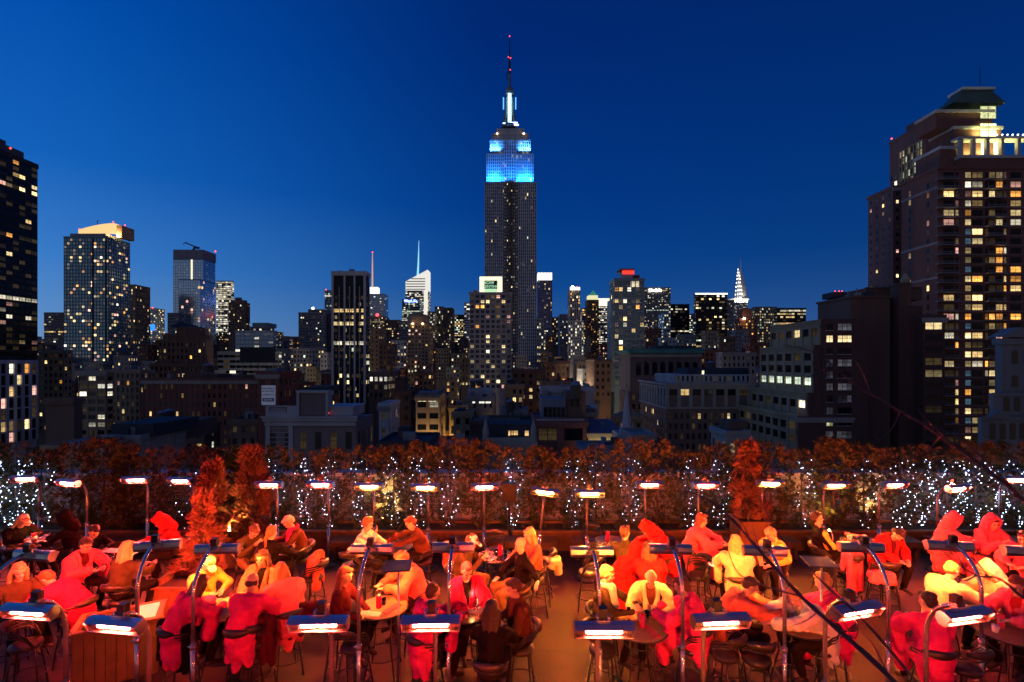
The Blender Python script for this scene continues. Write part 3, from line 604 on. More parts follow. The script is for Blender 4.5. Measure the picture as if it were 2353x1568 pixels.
part(d, pxbox(1310, 1333, 660, 667, 599, 1, MB()), 'lit_top', glow('white_top', (1, .93, .8), 1.6)); part(d, MB().ball(W(1316, 660, 598), 1.5, 8, 6), 'roof_lamp', glow('star_white', (1, .8, .5), 30)); beacon(d, 1326, 660, 600, .6)
bld('b36b', 'office_block', 'white striped lower block at the foot of the slim tower', 1306, 1341, 738, 596, 3, WHITE, 840, 3.7, 2.6, .5, .6, .35, 'white', .4)
d = bld('b37', 'stone_tower', 'brown stone tower with green copper pyramid roof', 1350, 1376, 690, 750, 22, BROWN, 820, 3.8, 2.6, .45, .55, .22, 'amber', .3)
m = MB(); a = W(1352, 690, 752); b = W(1374, 679, 752); m.box(a.x, b.x, 752, 768, a.z, b.z); part(d, m, 'lit_belfry', glow('belfry', (.95, .9, .5), .9))
m = MB(); a = W(1354, 679, 753); b = W(1372, 679, 753); ap = W(1363, 667, 760); q = [(a.x, 753, a.z), (b.x, 753, a.z), (b.x, 767, a.z), (a.x, 767, a.z)]
for i in range(4): m.poly([q[i], q[(i + 1) % 4], tuple(ap)])
part(d, m, 'pyramid_roof', mat('emissive_copper', (.1, .5, .3), .6, 0, .2, .2, emit=(.08, .5, .3), es=.35))  # lit look of the roof is emission put into its copper
d = bld('b38', 'office_tower', 'broad tower with a brilliantly glowing flat top', 1376, 1406, 703, 900, 30, GREY, 800, 3.9, 3, .8, .55, .5, 'white', .3, .3, top=0); part(d, pxbox(1375, 1406, 686, 703, 899, 30, MB()), 'emissive_crown', glow('crown_emission', (1, .95, .7), 1.4))  # floodlighting of the top put into its own emission, no lamp set
bld('b38b', 'office_tower', 'narrow tower of yellow lit floors beside the green pyramid', 1338, 1350, 709, 800, 26, TEAL, 800, 3.8, 3.4, .9, .6, .5, 'amber', .2)
d = bld('b39', 'residential_tower', 'tall pale teal glass residential tower with red lit penthouse', 1412, 1480, 641, 250, 12, mat('wall_green_glass', (.24, .36, .40), .25, 0, .25, .3, spec=.8), 900, 3.0, 2.1, .84, .66, .12, 'home', .12, seed=14, near=True, top=.3, side=True, glass=TEALGLASS)
m = MB(); pxbox(1404, 1412, 688, 900, 250.5, 10, m); part(d, m, 'lower_wing', MATS['wall_green_glass'])
m = MB(); pxbox(1430, 1457, 625, 641, 252, 7, m); part(d, m, 'penthouse', PALE); part(d, pxbox(1430, 1457, 622.5, 630, 251.8, .2, MB()), 'red_light_band', glow('penthouse_red', (1, .03, .02), 2.2))
m = MB(); pxbox(1425, 1459, 617, 619, 250.5, 11, m); pxbox(1432, 1455, 619, 622.5, 252.5, 6, m); part(d, m, 'roof_canopy', LEAD); part(d, pxbox(1460, 1470, 632, 641, 253, 5, MB()), 'roof_house', RED)
wpart(d, 'penthouse_window', [([W(1449, 660, 249.9), W(1469, 660, 249.9), W(1469, 644, 249.9), W(1449, 644, 249.9)], (.9, .75, .5), .6)])
m = MB()
for k in range(20):
    y = 655 + k * 10.2
    for x0 in (1412, 1440, 1466): pxbox(x0, x0 + 9, y, y + 1.0, 249.2, .9, m)
part(d, m, 'balcony_slab', PALE, kind='stuff')
d = bld('b40', 'office_slab', 'wide grey slab tower with a glowing white company sign', 1481, 1541, 661, 1100, 40, wall('slab_grey', (.32, .31, .31)), 780, 4, 3.4, .55, .5, .2, 'office', .3, .08)
sign_text(d['root'], 'MetLife', Vector((W(1505.5, 0, 1099).x, 1098.2, W(0, 667.5, 1099).z)) - d['off'], 9.5, glow('white_letters', (1, 1, .95), 6), ext=.2)
bld('b41', 'office_tower', 'flat topped black office tower with sparse bright floors', 1541, 1584, 700, 700, 8, DARK, 790, 3.9, 3.4, .9, .5, .06, 'white', .2, .12)
bld('b42', 'office_tower', 'pale blue sided tower at the edge of the black office tower', 1526, 1541, 720, 620, 24, BLUEG, 790, 3.8, 3, .6, .5, .3, 'cool', .2)
d = bld('b43', 'office_tower', 'black faceted tower outlined by a bright white roof line', 1599, 1671, 676, 650, 7, DARK, 800, 3.9, 3.4, .94, .55, .14, 'office', .12, .16, seed=77); part(d, pxbox(1598, 1672, 674, 676.5, 649, .5, MB()), 'roof_light_line', glow('roof_line', (.95, 1, .85), 3.0))
bld('b42b', 'office_block', 'small block with a green lit roof between two black towers', 1584, 1599, 722, 800, 30, GREY, 790, 3.8, 3, .6, .5, .4, 'cool', .2)
bld('b43b', 'stone_tower', 'grey stone tower just before the needle spire tower', 1671, 1686, 690, 900, 30, GREY, 790, 3.9, 3, .5, .5, .14, 'office', .3)
# needle tower
Zc = 1300
d = bld('b44', 'skyscraper', 'slender tower with white lit sunburst crown and needle', 1687, 1718, 690, Zc, 36, PALE, 770, 4, 3.2, .5, .55, .25, 'white', .4, top=0)
s = Zc / F; c = W(1702, 690, Zc + 18); m = MB(); prof = [(14.5, 690), (14, 680), (12.5, 668), (10.5, 655), (8, 642), (5.2, 630), (2.8, 621), (1.2, 612), (.5, 600), (.15, 590)]
m.lathe([(r * s, W(0, y, Zc).z - c.z) for r, y in prof], tuple(c), 12); part(d, m, 'crown', mat('crown_steel_glow', (.6, .6, .6), .35, .6, .2, .3, emit=(1, .93, .8), es=.03))  # faint emission put into the steel on top of the floodlight
m = MB()
for y, r, n in ((684, 13.8, 6), (675, 13, 6), (666, 11.8, 5), (657, 10.4, 5), (648, 8.8, 4), (639, 6.8, 3), (631, 5, 3), (624, 3.2, 2), (617, 1.8, 1)):
    for k in range(n):
        x = 1702 + (k - (n - 1) / 2) * (2 * r / max(n, 1.2)) * .86; q = 1 - ((x - 1702) / (r + 1)) ** 2; dz_ = 3.4 * (1 - q)
        a = W(x - 1.1, y + dz_ + 1.6, Zc - 1); b = W(x + 1.1, y + dz_ + 1.6, Zc - 1); ap = W(x, y + dz_ - 3, Zc - 1)
        yy = Zc + 18 - math.sqrt(max(0, r * r - (x - 1702) ** 2)) * s - 1.5
        m.poly([(a.x, yy, a.z), (b.x, yy, b.z), (ap.x, yy + .5, ap.z)])
part(d, m, 'triangular_crown_light', glow('crown_tri', (1, .92, .72), 4), kind='stuff'); flood(d, (W(1702, 0, Zc).x, Zc - 6, W(0, 694, Zc).z), (R(165), 0, 0), 34, 2, 45000, (1, .92, .75))
m = MB(); pxbox(1684, 1721, 686, 690, Zc - 1, 38, m); part(d, m, 'lit_ledge', glow('ledge', (1, .9, .7), .8))
d = bld('b45', 'residential_tower', 'brown residential tower with a column of amber windows', 1699, 1739, 733, 500, 10, RED, 800, 3.2, 3.2, .5, .5, .3, 'amber', .3, boost=.9); part(d, pxbox(1706, 1728, 709, 733, 504, 12, MB()), 'roof_house', RED); part(d, MB().ball(W(1710, 732, 498), 1.0, 8, 6), 'roof_lamp', glow('star_white', (1, .8, .5), 30))
bld('b46', 'office_tower', 'broad pale tower thickly dotted with yellow windows', 1735, 1785, 706, 700, 8, BUFF, 800, 3.8, 3, .55, .5, .5, 'office', .3, .15, boost=.7)
bld('b47', 'office_tower', 'low black tower with thin lines of lit floors', 1786, 1852, 709, 600, 8, DARK, 760, 3.9, 3.4, .95, .5, .25, 'office', .15, .3, boost=.7)
# ---- right group
def arch_window(mb, x0, x1, z0, z1, y, n=7):     # a dark round-headed window as a fan of faces, facing the camera
    r = (x1 - x0) / 2; pts = [(x0, y, z0), (x1, y, z0)]
    for k in range(n + 1): t = math.pi * k / n; pts.append(((x0 + x1) / 2 + r * math.cos(t), y, z1 - r + r * math.sin(t)))
    mb.poly(pts)
DG = mat('dark_glass', (.012, .013, .016), .12, 0, 0, spec=.8)
d = bld('b53', 'arcaded_building', 'dark stone loft building with an arcade of tall arches and green copper cornice', 1448, 1610, 812, 200, 18, wall('b53_stone', (.26, .18, .16)), 1000, 3.9, 2.7, .45, .55, .05, 'home', .5, seed=2, tops=15)
m = MB(); a = W(1440, 812, 200); b = W(1616, 805, 200); m.box(a.x, b.x, 198.2, 219, a.z, b.z)
for k in range(45): x = a.x + (b.x - a.x) * k / 45; m.box(x, x + .35, 198.2, 198.6, b.z, b.z + .6)
part(d, m, 'copper_cornice', COPPER)
for k in range(8):
    x = 1462 + k * 18.6; m = MB(); a = W(x, 862, 199.7); b = W(x + 10, 832, 199.7); arch_window(m, a.x, b.x, a.z, b.z, 199.7); part(d, m, 'arched_window', DG)
    m = MB(); a = W(x - 3.4, 864, 199.5); b = W(x - 1.0, 830, 199.5); m.box(a.x, b.x, 199.4, 200, a.z, b.z); part(d, m, 'pilaster', wall('b53_stone', (.26, .18, .16)))
part(d, pxbox(1510, 1600, 795, 806, 206, 12, MB()), 'roof_house', ROOF)
wn = []; a = W(1450, 829, 199.8); b = W(1608, 819, 199.8)
m = MB(); facade(m, wn, (a.x, 199.9), (1, 0), (0, -1), b.x - a.x, a.z, b.z, 2.0, 1.5, .5, .6, .15, .02, 'home', rnd, 0, a.z); part(d, m, 'attic_wall', wall('b53_stone', (.26, .18, .16))); wpart(d, 'window_rows', wn, 'stuff')
d = bld('b54', 'office_building', 'long brick and stone building with a pale attic storey and small sash windows', 1533, 1721, 884, 150, 31, wall('b54_brick', (.30, .19, .16), .85, .3, .3), 1060, 3.1, 1.75, .46, .56, .07, 'office', .12, near=True, seed=31, tops=7.2, top=.4)
m = MB(); a = W(1531, 886, 150); b = W(1723, 881, 150); m.box(a.x - .5, b.x + .3, 149.0, 150, a.z, b.z); m.box(a.x - .5, a.x, 150, 182, a.z, b.z); a2 = W(1531, 938, 150); m.box(a.x - .2, b.x, 149.6, 150, a2.z - .3, a2.z + .3); m.box(a.x - .3, a.x + .02, 150, 181, a2.z - .3, a2.z + .3); part(d, m, 'cornice', STONE)
wn = []; m = MB(); a = W(1533, 936, 150); b = W(1721, 889, 150)
facade(m, wn, (a.x, 150), (1, 0), (0, -1), b.x - a.x, a.z, b.z, 3.15, 3.4, .72, .62, .4, .07, 'home', rnd, 0, a.z); facade(m, wn, (a.x, 181), (0, -1), (-1, 0), 31, a.z, b.z, 3.15, 3.0, .6, .62, .4, .03, 'home', rnd, 0, a.z); part(d, m, 'upper_storeys', STONE); wpart(d, 'window_rows', wn, 'stuff')
wn = []; m = MB(); a = W(1553, 879, 156); b = W(1723, 861, 156); m.box(a.x, b.x, 156, 178, a.z - 3, b.z); facade(m, wn, (a.x, 156), (1, 0), (0, -1), b.x - a.x, a.z, b.z, 2.4, 1.5, .5, .7, .3, .01, 'home', rnd, 0, a.z); facade(m, wn, (a.x, 178), (0, -1), (-1, 0), 22, a.z, b.z, 2.4, 1.4, .5, .7, .3, 0, 'home', rnd, 0, a.z); part(d, m, 'attic', PALE); wpart(d, 'window_rows', wn, 'stuff')
part(d, pxbox(1580, 1720, 846, 861, 160, 10, MB()), 'roof_house', ROOF); wpart(d, 'window', [([W(1613, 863, 159.9), W(1618, 863, 159.9), W(1618, 852, 159.9), W(1613, 852, 159.9)], (1.6, 1.5, .9), 1.1)])
# setback office building
ZB = 120
d = bld('b48', 'setback_office', 'stepped brick office building with banded terraces and wide lit windows', 1831, 1955, 957, ZB, 30, BUFF, 1050, 3.05, 3.6, .72, .62, .10, 'office', .3, near=True, seed=44, top=.5, boost=.8)
FR = wall('b48_brick', (.17, .085, .07), .85, .3, .4)
for x0, y0, y1, dep in ((1856, 903, 957, 28), (1870, 793, 903, 25.5), (1886, 735, 793, 23)):
    m = MB(); wn = []; a = W(x0, y1, ZB); b = W(1990, y0, ZB); m.box(a.x, b.x, ZB - .02, ZB + dep, a.z - 1, b.z)
    for q in (.0, .5, 1.0): m.box(a.x - .35, a.x, ZB + .3, ZB + dep, b.z - .2 - q, b.z + .1 - q)
    facade(m, wn, (a.x, ZB + dep), (0, -1), (-1, 0), dep, a.z, b.z - 1.3, 3.05, 4.0, .72, .62, .35, .15, 'office', rnd, .25 if y0 > 780 else .6, a.z); part(d, m, 'upper_tier', BUFF); wpart(d, 'window_rows', wn, 'stuff')
m = MB(); wn = []; a = W(1833, 1060, ZB - .3); b = W(1993, 957, ZB - .3); m.box(a.x, b.x, ZB - .4, ZB, a.z, b.z); a = W(1888, 957, ZB - .3); b = W(1993, 734, ZB - .3); m.box(a.x, b.x, ZB - .4, ZB, a.z, b.z); pxbox(1858, 1888, 903, 957, ZB - .4, .4, m); pxbox(1872, 1888, 793, 903, ZB - .4, .4, m); part(d, m, 'brick_front', FR)
wl = []
for k in range(12):
    y = 740 + k * 27.5
    for x0, x1, sx in ((1899, 1914, 1888), (1925, 1957, 1888)):
        on = k == 1 and .5 or 0; n = 3 if x1 - x0 > 20 else 2; xs = x0 + (-2 if k > 8 else 0)
        c = (1.6, 1.2, .6) if k == 1 else rnd.choice(((0, 0, 0), (.0, .0, .0), (.02, .02, .03), (.05, .05, .06)))
        if k == 8 and x0 < 1910: c = (.4, .4, .2)
        for j in range(n):
            u0 = xs + (x1 - xs) * j / n + .5; u1 = xs + (x1 - xs) * (j + 1) / n - .5; kk = 1 if k == 1 else rnd.choice((.5, 1, 2)); cc = tuple(v * kk for v in c)
            wl.append(([W(u0, y + 19, ZB - .45), W(u1, y + 19, ZB - .45), W(u1, y + 4, ZB - .45), W(u0, y + 4, ZB - .45)], cc, rnd.choice((.4, .6, 1.1))))
for w in wl: wpart(d, 'window', [w])
m = MB()
for k in range(12):
    y = 740 + k * 27.5 + 19; pxbox(1898, 1915, y, y + 1.3, ZB - .7, .4, m); pxbox(1924, 1958, y, y + 1.3, ZB - .7, .4, m)
part(d, m, 'window_sill', PALE, kind='stuff')
# dark blank brick building right of it
d = bld('b48b', 'brick_block', 'blank dark brick slab with lit light well and roof chimney', 1956, 2045, 682, 128, 14, BRICK, 690, 3.2, 3, .4, .5, 0, 'home', 0, side=False, front=False, top=.3)
m = MB(); pxbox(2045, 2066, 686, 1060, 131, 18, m); part(d, m, 'light_well', DARK); m = MB(); pxbox(2066, 2120, 703, 1060, 128, 20, m); part(d, m, 'wing', FR)
m = MB(); pxbox(1990, 2119, 662, 690, 134, 12, m); pxbox(1990, 2119, 660, 662, 133.6, .4, m); part(d, m, 'roof_house', BRICK); m = MB(); pxbox(2065, 2094, 655, 704, 129, 3, m); pxbox(2064, 2095, 650, 655, 128.8, 3.4, m); part(d, m, 'chimney', BRICK)
m = MB(); c = W(2080, 650, 130); m.lathe([(1.0, 0), (1.1, .6), (.8, 1.6), (.55, 2.2), (.2, 2.5)], tuple(c), 12); part(d, m, 'chimney_urn', BUFF)
for k in range(14):
    y = 745 + k * 22; wpart(d, 'well_window', [([W(2049, y + 3, 130.9), W(2057, y + 3, 130.9), W(2057, y, 130.9), W(2049, y, 130.9)], (.12, .12, .09), 1.1)])
d = bld('b48c', 'brick_block', 'narrow brick block with three pane windows beside the residential tower', 2120, 2170, 728, 126, 18, FR, 1050, 3.05, 5.6, .78, .58, .16, 'office', .15, near=True, seed=3, side=False)
m = MB(); pxbox(1915, 1945, 671, 684, 136, 5, m); BL['b48b']['off'] and part(BL['b48b'], m, 'roof_house', ROOF)
for x in (1919, 1928, 1935): part(BL['b48b'], MB().ball(W(x, 669.5, 135.5), .12, 8, 6), 'red_beacon', REDL)

# residential tower with lit crown
ZT = 160
PIN = wall('tower_brick', (.25, .115, .09), .85, .25, .3)
d = bld('b49', 'residential_tower', 'tall red brick residential tower with balconies, green mansard roof and floodlit crown', 2155, 2420, 386, ZT, 15, PIN, 386, 3.1, 3, .5, .5, .1, 'home', 0, front=False, side=False, top=.5)
wl = []; lit_r = random.Random(5)
def tw(x0, x1, y0, y1, c, bl=1.1, Z=ZT - .1): return [W(x0, y1, Z), W(x1, y1, Z), W(x1, y0, Z), W(x0, y0, Z)], c, bl
for k in range(29):
    y = 393 + k * 21.7
    if y > 1010: break
    for x0, x1, p in ((2168, 2192, .22), (2196, 2202, .45), (2218, 2231, .75), (2234, 2258, .42), (2264, 2270, .08), (2273, 2286, .5), (2289, 2304, .42), (2307, 2312, .5), (2322, 2346, .42), (2360, 2390, .4)):
        amb = 9 < k < 17 and x0 > 2225
        c = lit_colour(p, 'amber' if amb else 'home', lit_r, .9)
        if x0 == 2218 and sum(c) < .2: c = (.045, .09, .14)
        wl.append(tw(x0, x1, y + 3, y + 16, c, lit_r.choice((.4, .6, 1.1))))
wl.sort(key=lambda w: -sum(w[1]))
for w in wl[:97]: wpart(d, 'window', [w])
wpart(d, 'window_rows', wl[97:], 'stuff')
m = MB()
for k in range(29):
    y = 393 + k * 21.7
    if y > 1010: break
    pxbox(2155, 2420, y + 18.5, y + 19.7, ZT - .25, .25, m)
part(d, m, 'floor_band', wall('tower_band', (.42, .34, .32)), kind='stuff')
bm_ = MB(); BALM = mat('balcony_grey', (.3, .3, .33), .5, 0, .2, .4)
for k in range(29):
    y = 393 + k * 21.7
    if y > 1000: break
    for x0, x1 in ((2158, 2204), (2272, 2314)):
        if (k * 2 + (x0 > 2200)) < 60:
            q = MB(); pxbox(x0, x1, y + 16.5, y + 18.2, ZT - 1.7, 1.6, q); pxbox(x0, x1, y + 11.5, y + 12.3, ZT - 1.75, .1, q)
            for j in range(9): xx = x0 + (x1 - x0) * j / 8; pxbox(xx - .3, xx + .3, y + 11.5, y + 16.6, ZT - 1.72, .06, q)
            part(d, q, 'balcony', BALM)
def tier(x0, x1, y0, y1, front, dep, nm, m_=PIN, band=True):
    q = MB(); a = W(x0, y1, ZT); b = W(x1, y0, ZT); q.box(a.x, b.x, ZT + front, ZT + front + dep, a.z, b.z); part(d, q, nm, m_)
    if band: q = MB(); q.box(a.x - .4, b.x + .4, ZT + front - .4, ZT + front + dep + .4, b.z - .8, b.z + .15); part(d, q, 'stone_band', PALE)
tier(2211, 2420, 357, 386, .6, 13, 'loggia_base')
for x in (2211, 2240, 2272, 2306, 2344, 2380): tier(x, x + 7, 317, 357, .7, 1.0, 'loggia_column', PALE, False)
tier(2207, 2420, 312, 317, .5, 3.0, 'loggia_beam', PALE, False); tier(2176, 2212, 330, 386, 2.5, 10, 'side_loggia', PIN)
tier(2214, 2326, 280, 357, 3.6, 9, 'crown_block'); tier(2178, 2312, 238, 280, 4.4, 8, 'upper_crown')
q = MB(); a0, a1 = W(2190, 236, ZT + 4.4), W(2312, 236, ZT + 4.4); b0, b1 = W(2222, 202, ZT + 4.4), W(2290, 202, ZT + 4.4)
lo = [(a0.x, ZT + 4.4, a0.z), (a1.x, ZT + 4.4, a0.z), (a1.x, ZT + 12, a0.z), (a0.x, ZT + 12, a0.z)]; hi = [(b0.x, ZT + 6, b0.z), (b1.x, ZT + 6, b0.z), (b1.x, ZT + 10.5, b0.z), (b0.x, ZT + 10.5, b0.z)]
for i in range(4): q.quad(lo[i], lo[(i + 1) % 4], hi[(i + 1) % 4], hi[i])
q.poly(hi); part(d, q, 'mansard_roof', wall('green_tile', (.12, .18, .15)))
q = MB(); q.box(b0.x - .7, b1.x + .7, ZT + 5.4, ZT + 11, b0.z, b0.z + .9); part(d, q, 'roof_cap', WHITE)
q = MB(); c = W(2252, 200, ZT + 8); q.tube([tuple(c), (c.x, c.y, c.z + 7)], .08, 6); part(d, q, 'antenna', DARK)
for x0, x1, y0, y1, cc, f in ((2252, 2289, 244, 273, (.75, .78, .38), 4.35), (2252, 2290, 284, 317, (2.4, 2.5, 1.1), 3.55), (2254, 2270, 322, 356, (2.6, 2.4, 1.5), 3.5), (2283, 2293, 322, 356, (2.6, 2.4, 1.5), 3.5)):
    wpart(d, 'lit_window', [tw(x0, x1, y0, y1, cc, 1.1, ZT + f)])
for x, y, f, P in ((2262, 352, 2.4, 900), (2300, 352, 2.4, 900), (2335, 352, 2.6, 700), (2230, 353, 2.4, 500), (2255, 308, 2.2, 900), (2292, 308, 2.2, 700)):
    c = W(x, y, ZT + f); flood(d, tuple(c), (R(165), 0, 0), 2, .5, P * .5, (.95, 1, .32))
for k in range(6): c = W(2291 + k * 12, 310, ZT + .4); part(d, MB().ball(c, .22, 8, 6), 'lamp', glow('roof_bulb', (1, .95, .8), 6))
# side face windows of the tower and its wings
q = MB(); wn = []; a = W(2155, 900, ZT); facade(q, wn, (a.x, ZT + 15), (0, -1), (-1, 0), 15, a.z, d['zt'] - 3, 3.1, 7.5, .12, .6, 0, .15, 'home', lit_r, 0, a.z); wpart(d, 'window_rows', wn, 'stuff')
q = MB()
for y in (432, 560, 640, 770): z = W(0, y, ZT).z; q.box(d['X0'] - .12, d['X0'], ZT, ZT + 15, z, z + .7)
part(d, q, 'stone_band', wall('tower_band', (.42, .34, .32)))
bld('b50', 'residential_wing', 'lower plum brick wing stepping down behind the residential tower', 2052, 2150, 430, 185, 13, PURP, 700, 3.1, 3.2, .28, .4, .12, 'home', .0, seed=8)
d = bld('b51', 'office_tower', 'tall plum coloured tower with glass grid front and red roof beacons', 2127, 2230, 282, 230, 22, PURP, 480, 3.4, 2.8, .55, .62, .12, 'cool', .0, 0, seed=6, tops=16)
part(d, pxbox(2120, 2150, 268, 284, 236, 10, MB()), 'roof_house', PURP)
for x, y in ((2049, 319), (2126, 275), (2144, 299), (2172, 274)): beacon(d, x, y, 229, .8)
q = MB(); wn = []; a = W(2127, 400, 229.7); facade(q, wn, (a.x, 245), (0, -1), (-1, 0), 14, W(0, 420, 230).z, W(0, 318, 230).z, 3.6, 1.8, .62, .8, .5, .35, 'cool', lit_r, 0, W(0, 420, 230).z, boost=.35); part(d, q, 'glass_grid', BUFF); wpart(d, 'window_rows', wn, 'stuff')
# gothic pale building at the right edge
d = bld('b52', 'gothic_building', 'pale stone gothic building with pointed gables at the frame edge', 2303, 2400, 785, 100, 1.5, wall('gothic_stone', (.34, .29, .27)), 790, 3.2, 3, .5, .5, 0, 'home', .1, front=False, side=False)
for x0, x1, y0, yg, f in ((2283, 2400, 905, 895, -2), (2257, 2400, 960, 945, -4)):
    q = MB(); a = W(x0, 1060, 100 + f); b = W(x1, y0, 100 + f); q.box(a.x, b.x, 100 + f, 100.9 + f, STREET, b.z); q.box(a.x - .3, b.x, 100 + f - .3, 100 + f, b.z - .4, b.z + .2); part(d, q, 'front_wing', MATS['wall_gothic_stone'])
q = MB(); a = W(2303, 775, 99.6); ap = W(2345, 752, 99.6); b = W(2400, 775, 99.6); q.poly([tuple(a), tuple(b), tuple(ap)]); q.poly([(a.x, 103, a.z), tuple(a), tuple(ap), (ap.x, 103, ap.z)]); part(d, q, 'gable', MATS['wall_gothic_stone'])
q = MB(); a = W(2268, 962, 95.6); ap = W(2298, 942, 95.6); b = W(2328, 962, 95.6); q.poly([(a.x, 95.5, a.z), (b.x, 95.5, b.z), (ap.x, 95.5, ap.z)]); q.poly([(a.x, 96.5, a.z), (a.x, 95.5, a.z), (ap.x, 95.5, ap.z), (ap.x, 96.5, ap.z)]); part(d, q, 'gable', MATS['wall_gothic_stone'])
for x0, x1, y0, y1, f in ((2327, 2340, 805, 836, -.2), (2355, 2368, 805, 836, -.2), (2327, 2340, 862, 890, -.2), (2308, 2321, 912, 945, -2.2), (2332, 2345, 912, 945, -2.2), (2276, 2289, 972, 1010, -4.2), (2299, 2312, 972, 1010, -4.2), (2322, 2335, 972, 1010, -4.2), (2345, 2358, 972, 1010, -4.2)):
    q = MB(); a = W(x0, y1, 100 + f); b = W(x1, y0, 100 + f); arch_window(q, a.x, b.x, a.z, b.z, 100 + f + .05); part(d, q, 'arched_window', DG)

# ---- nearer middle ground
d = bld('b55', 'church', 'church with a slender pale stone spire', 1424, 1456, 1003, 110, 6, PALE, 1010, 4, 3, .4, .5, 0, 'home', 0, front=False, side=False)
q = MB(); c = W(1440, 1003, 113); s = 113 / F; q.lathe([(15 * s, 0), (12.5 * s, 2.5 * s * 4), (7 * s, 60 * s), (.6 * s, 112 * s)], tuple(c), 8); part(d, q, 'spire', PALE); q = MB(); q.tube([(c.x, c.y, c.z + 112 * s), (c.x, c.y, c.z + 122 * s)], .05, 5); part(d, q, 'cross', DARK)
for x in (1426, 1454): q = MB(); c = W(x, 1003, 110); q.lathe([(.45, -1), (.4, .4), (.03, 3.2)], tuple(c), 6); part(d, q, 'pinnacle', PALE)
d = bld('b56', 'town_house', 'cream house with blue slate hipped roof and a row of windows', 1352, 1432, 996, 120, 12, wall('cream', (.62, .58, .40)), 1045, 4, 2.3, .36, .52, .04, 'home', .06, near=True, top=.2, side=False)
q = MB(); a = W(1349, 996, 119.5); b = W(1435, 996, 119.5); t0 = W(1350, 965, 124); t1 = W(1405, 965, 124); q.quad(a, b, (t1.x, 126, t1.z), (t0.x, 126, t0.z)); q.poly([tuple(b), (b.x, 133, b.z), (t1.x, 126, t1.z)]); q.poly([(a.x, 133, a.z), tuple(a), (t0.x, 126, t0.z)]); part(d, q, 'hipped_roof', wall('slate', (.17, .18, .26), .6))
flood(d, (W(1392, 0, 118).x, 116, W(0, 1050, 118).z), (R(140), 0, 0), 6, 1, 250, (1, .75, .35), 'street_light')
bld('b55b', 'brick_block', 'windowless plastered box building next to the church spire', 1455, 1504, 1004, 95, 9, wall('plaster', (.40, .33, .30)), 1005, 4, 3, .4, .5, 0, 'home', 0, front=False, side=False)
bld('b55c', 'low_building', 'dark low roof with parapet between the plaster box and the small stone house', 1504, 1562, 1034, 92, 12, BRICK, 1036, 4, 3, .4, .5, 0, 'home', 0, front=False, side=False)
bld('b55d', 'low_building', 'flat roof with air handling boxes before the cream house', 1345, 1450, 1040, 100, 12, GREY, 1042, 4, 3, .4, .5, 0, 'home', 0, front=False, side=False)
d = bld('b57', 'stone_house', 'small ornate stone house with amber lit windows below a roof studio', 1671, 1719, 997, 85, 6.5, STONE, 1060, 3.1, 2.0, .42, .55, .45, 'home', .15, near=True, seed=61, boost=.8)
q = MB(); a = W(1668, 1000, 85); b = W(1721, 994, 85); q.box(a.x - .3, b.x, 84.6, 85, a.z, b.z); q.box(a.x - .4, a.x, 85, 91.5, a.z, b.z); part(d, q, 'cornice', STONE); q = MB(); pxbox(1676, 1719, 968, 994, 87, 4, q); part(d, q, 'roof_studio', BRICK)
for x0, x1 in ((1684, 1697), (1703, 1712)): wpart(d, 'studio_window', [([W(x0, 991, 87.9), W(x1, 991, 87.9), W(x1, 979, 87.9), W(x0, 979, 87.9)], (.9, .42, .1), 1.1)])
d = bld('b58a', 'brick_loft', 'red brick loft building with broad triple windows and a roof pavilion', 1229, 1347, 966, 118, 14, wall('loft_brick', (.34, .15, .13), .85, .3, .4), 1060, 5.0, 6.3, .72, .58, .0, 'home', .2, near=True, seed=9, side=False)
q = MB(); pxbox(1233, 1343, 963, 967, 117.6, .4, q); part(d, q, 'cornice', PALE); q = MB(); pxbox(1245, 1300, 916, 964, 121, 8, q); part(d, q, 'roof_pavilion', LEAD); q = MB(); pxbox(1300, 1345, 900, 964, 122, 8, q); part(d, q, 'roof_house', BROWN)
wpart(d, 'pavilion_window', [([W(1250 + k * 10, 958, 120.9), W(1258 + k * 10, 958, 120.9), W(1258 + k * 10, 936, 120.9), W(1250 + k * 10, 936, 120.9)], (0, 0, 0), 1.1) for k in range(5)])
tank('t1', 'dark wooden water tank on the red brick loft roof', 1322, 917, 25, 32, 121)
bld('b58b', 'low_building', 'dark low building with flat roof and two bright dormer windows', 1080, 1228, 973, 125, 14, BRICK, 975, 4, 3, .4, .5, 0, 'home', 0, front=False, side=False)
d = bld('b58c', 'gabled_house', 'gothic stone front with carved band and a greenish lit window', 1112, 1229, 1012, 100, 10, STONE, 1060, 4.2, 3.0, .36, .6, .05, 'cool', .1, near=True, side=False, seed=12)
q = MB(); pxbox(1118, 1225, 975, 1012, 104, 6, q); part(d, q, 'roof', ROOF)
for x0, x1 in ((1168, 1178), (1180, 1190), (1206, 1215)): wpart(d, 'dormer_window', [([W(x0, 1002, 103.9), W(x1, 1002, 103.9), W(x1, 990, 103.9), W(x0, 990, 103.9)], (1.0, .6, .25), .6)])
for x in (1116, 1226): q = MB(); c = W(x, 1005, 100); q.lathe([(.6, -6), (.6, 1.5), (.05, 4)], tuple(c), 6); part(d, q, 'pinnacle', STONE)
d = bld('b62', 'gothic_loft', 'tall stone loft with five bright white upper windows', 1072, 1134, 914, 200, 16, STONE, 985, 4, 2.1, .5, .6, .05, 'white', .4, seed=2); q = MB(); pxbox(1075, 1131, 894, 914, 203, 10, q); part(d, q, 'roof_house', PALE)
wpart(d, 'lit_window', [([W(x, 927, 199.5), W(x + 5.5, 927, 199.5), W(x + 5.5, 919, 199.5), W(x, 919, 199.5)], (1.8, 1.8, 1.5), 1.1) for x in (1086, 1101, 1107.5, 1116, 1122)])
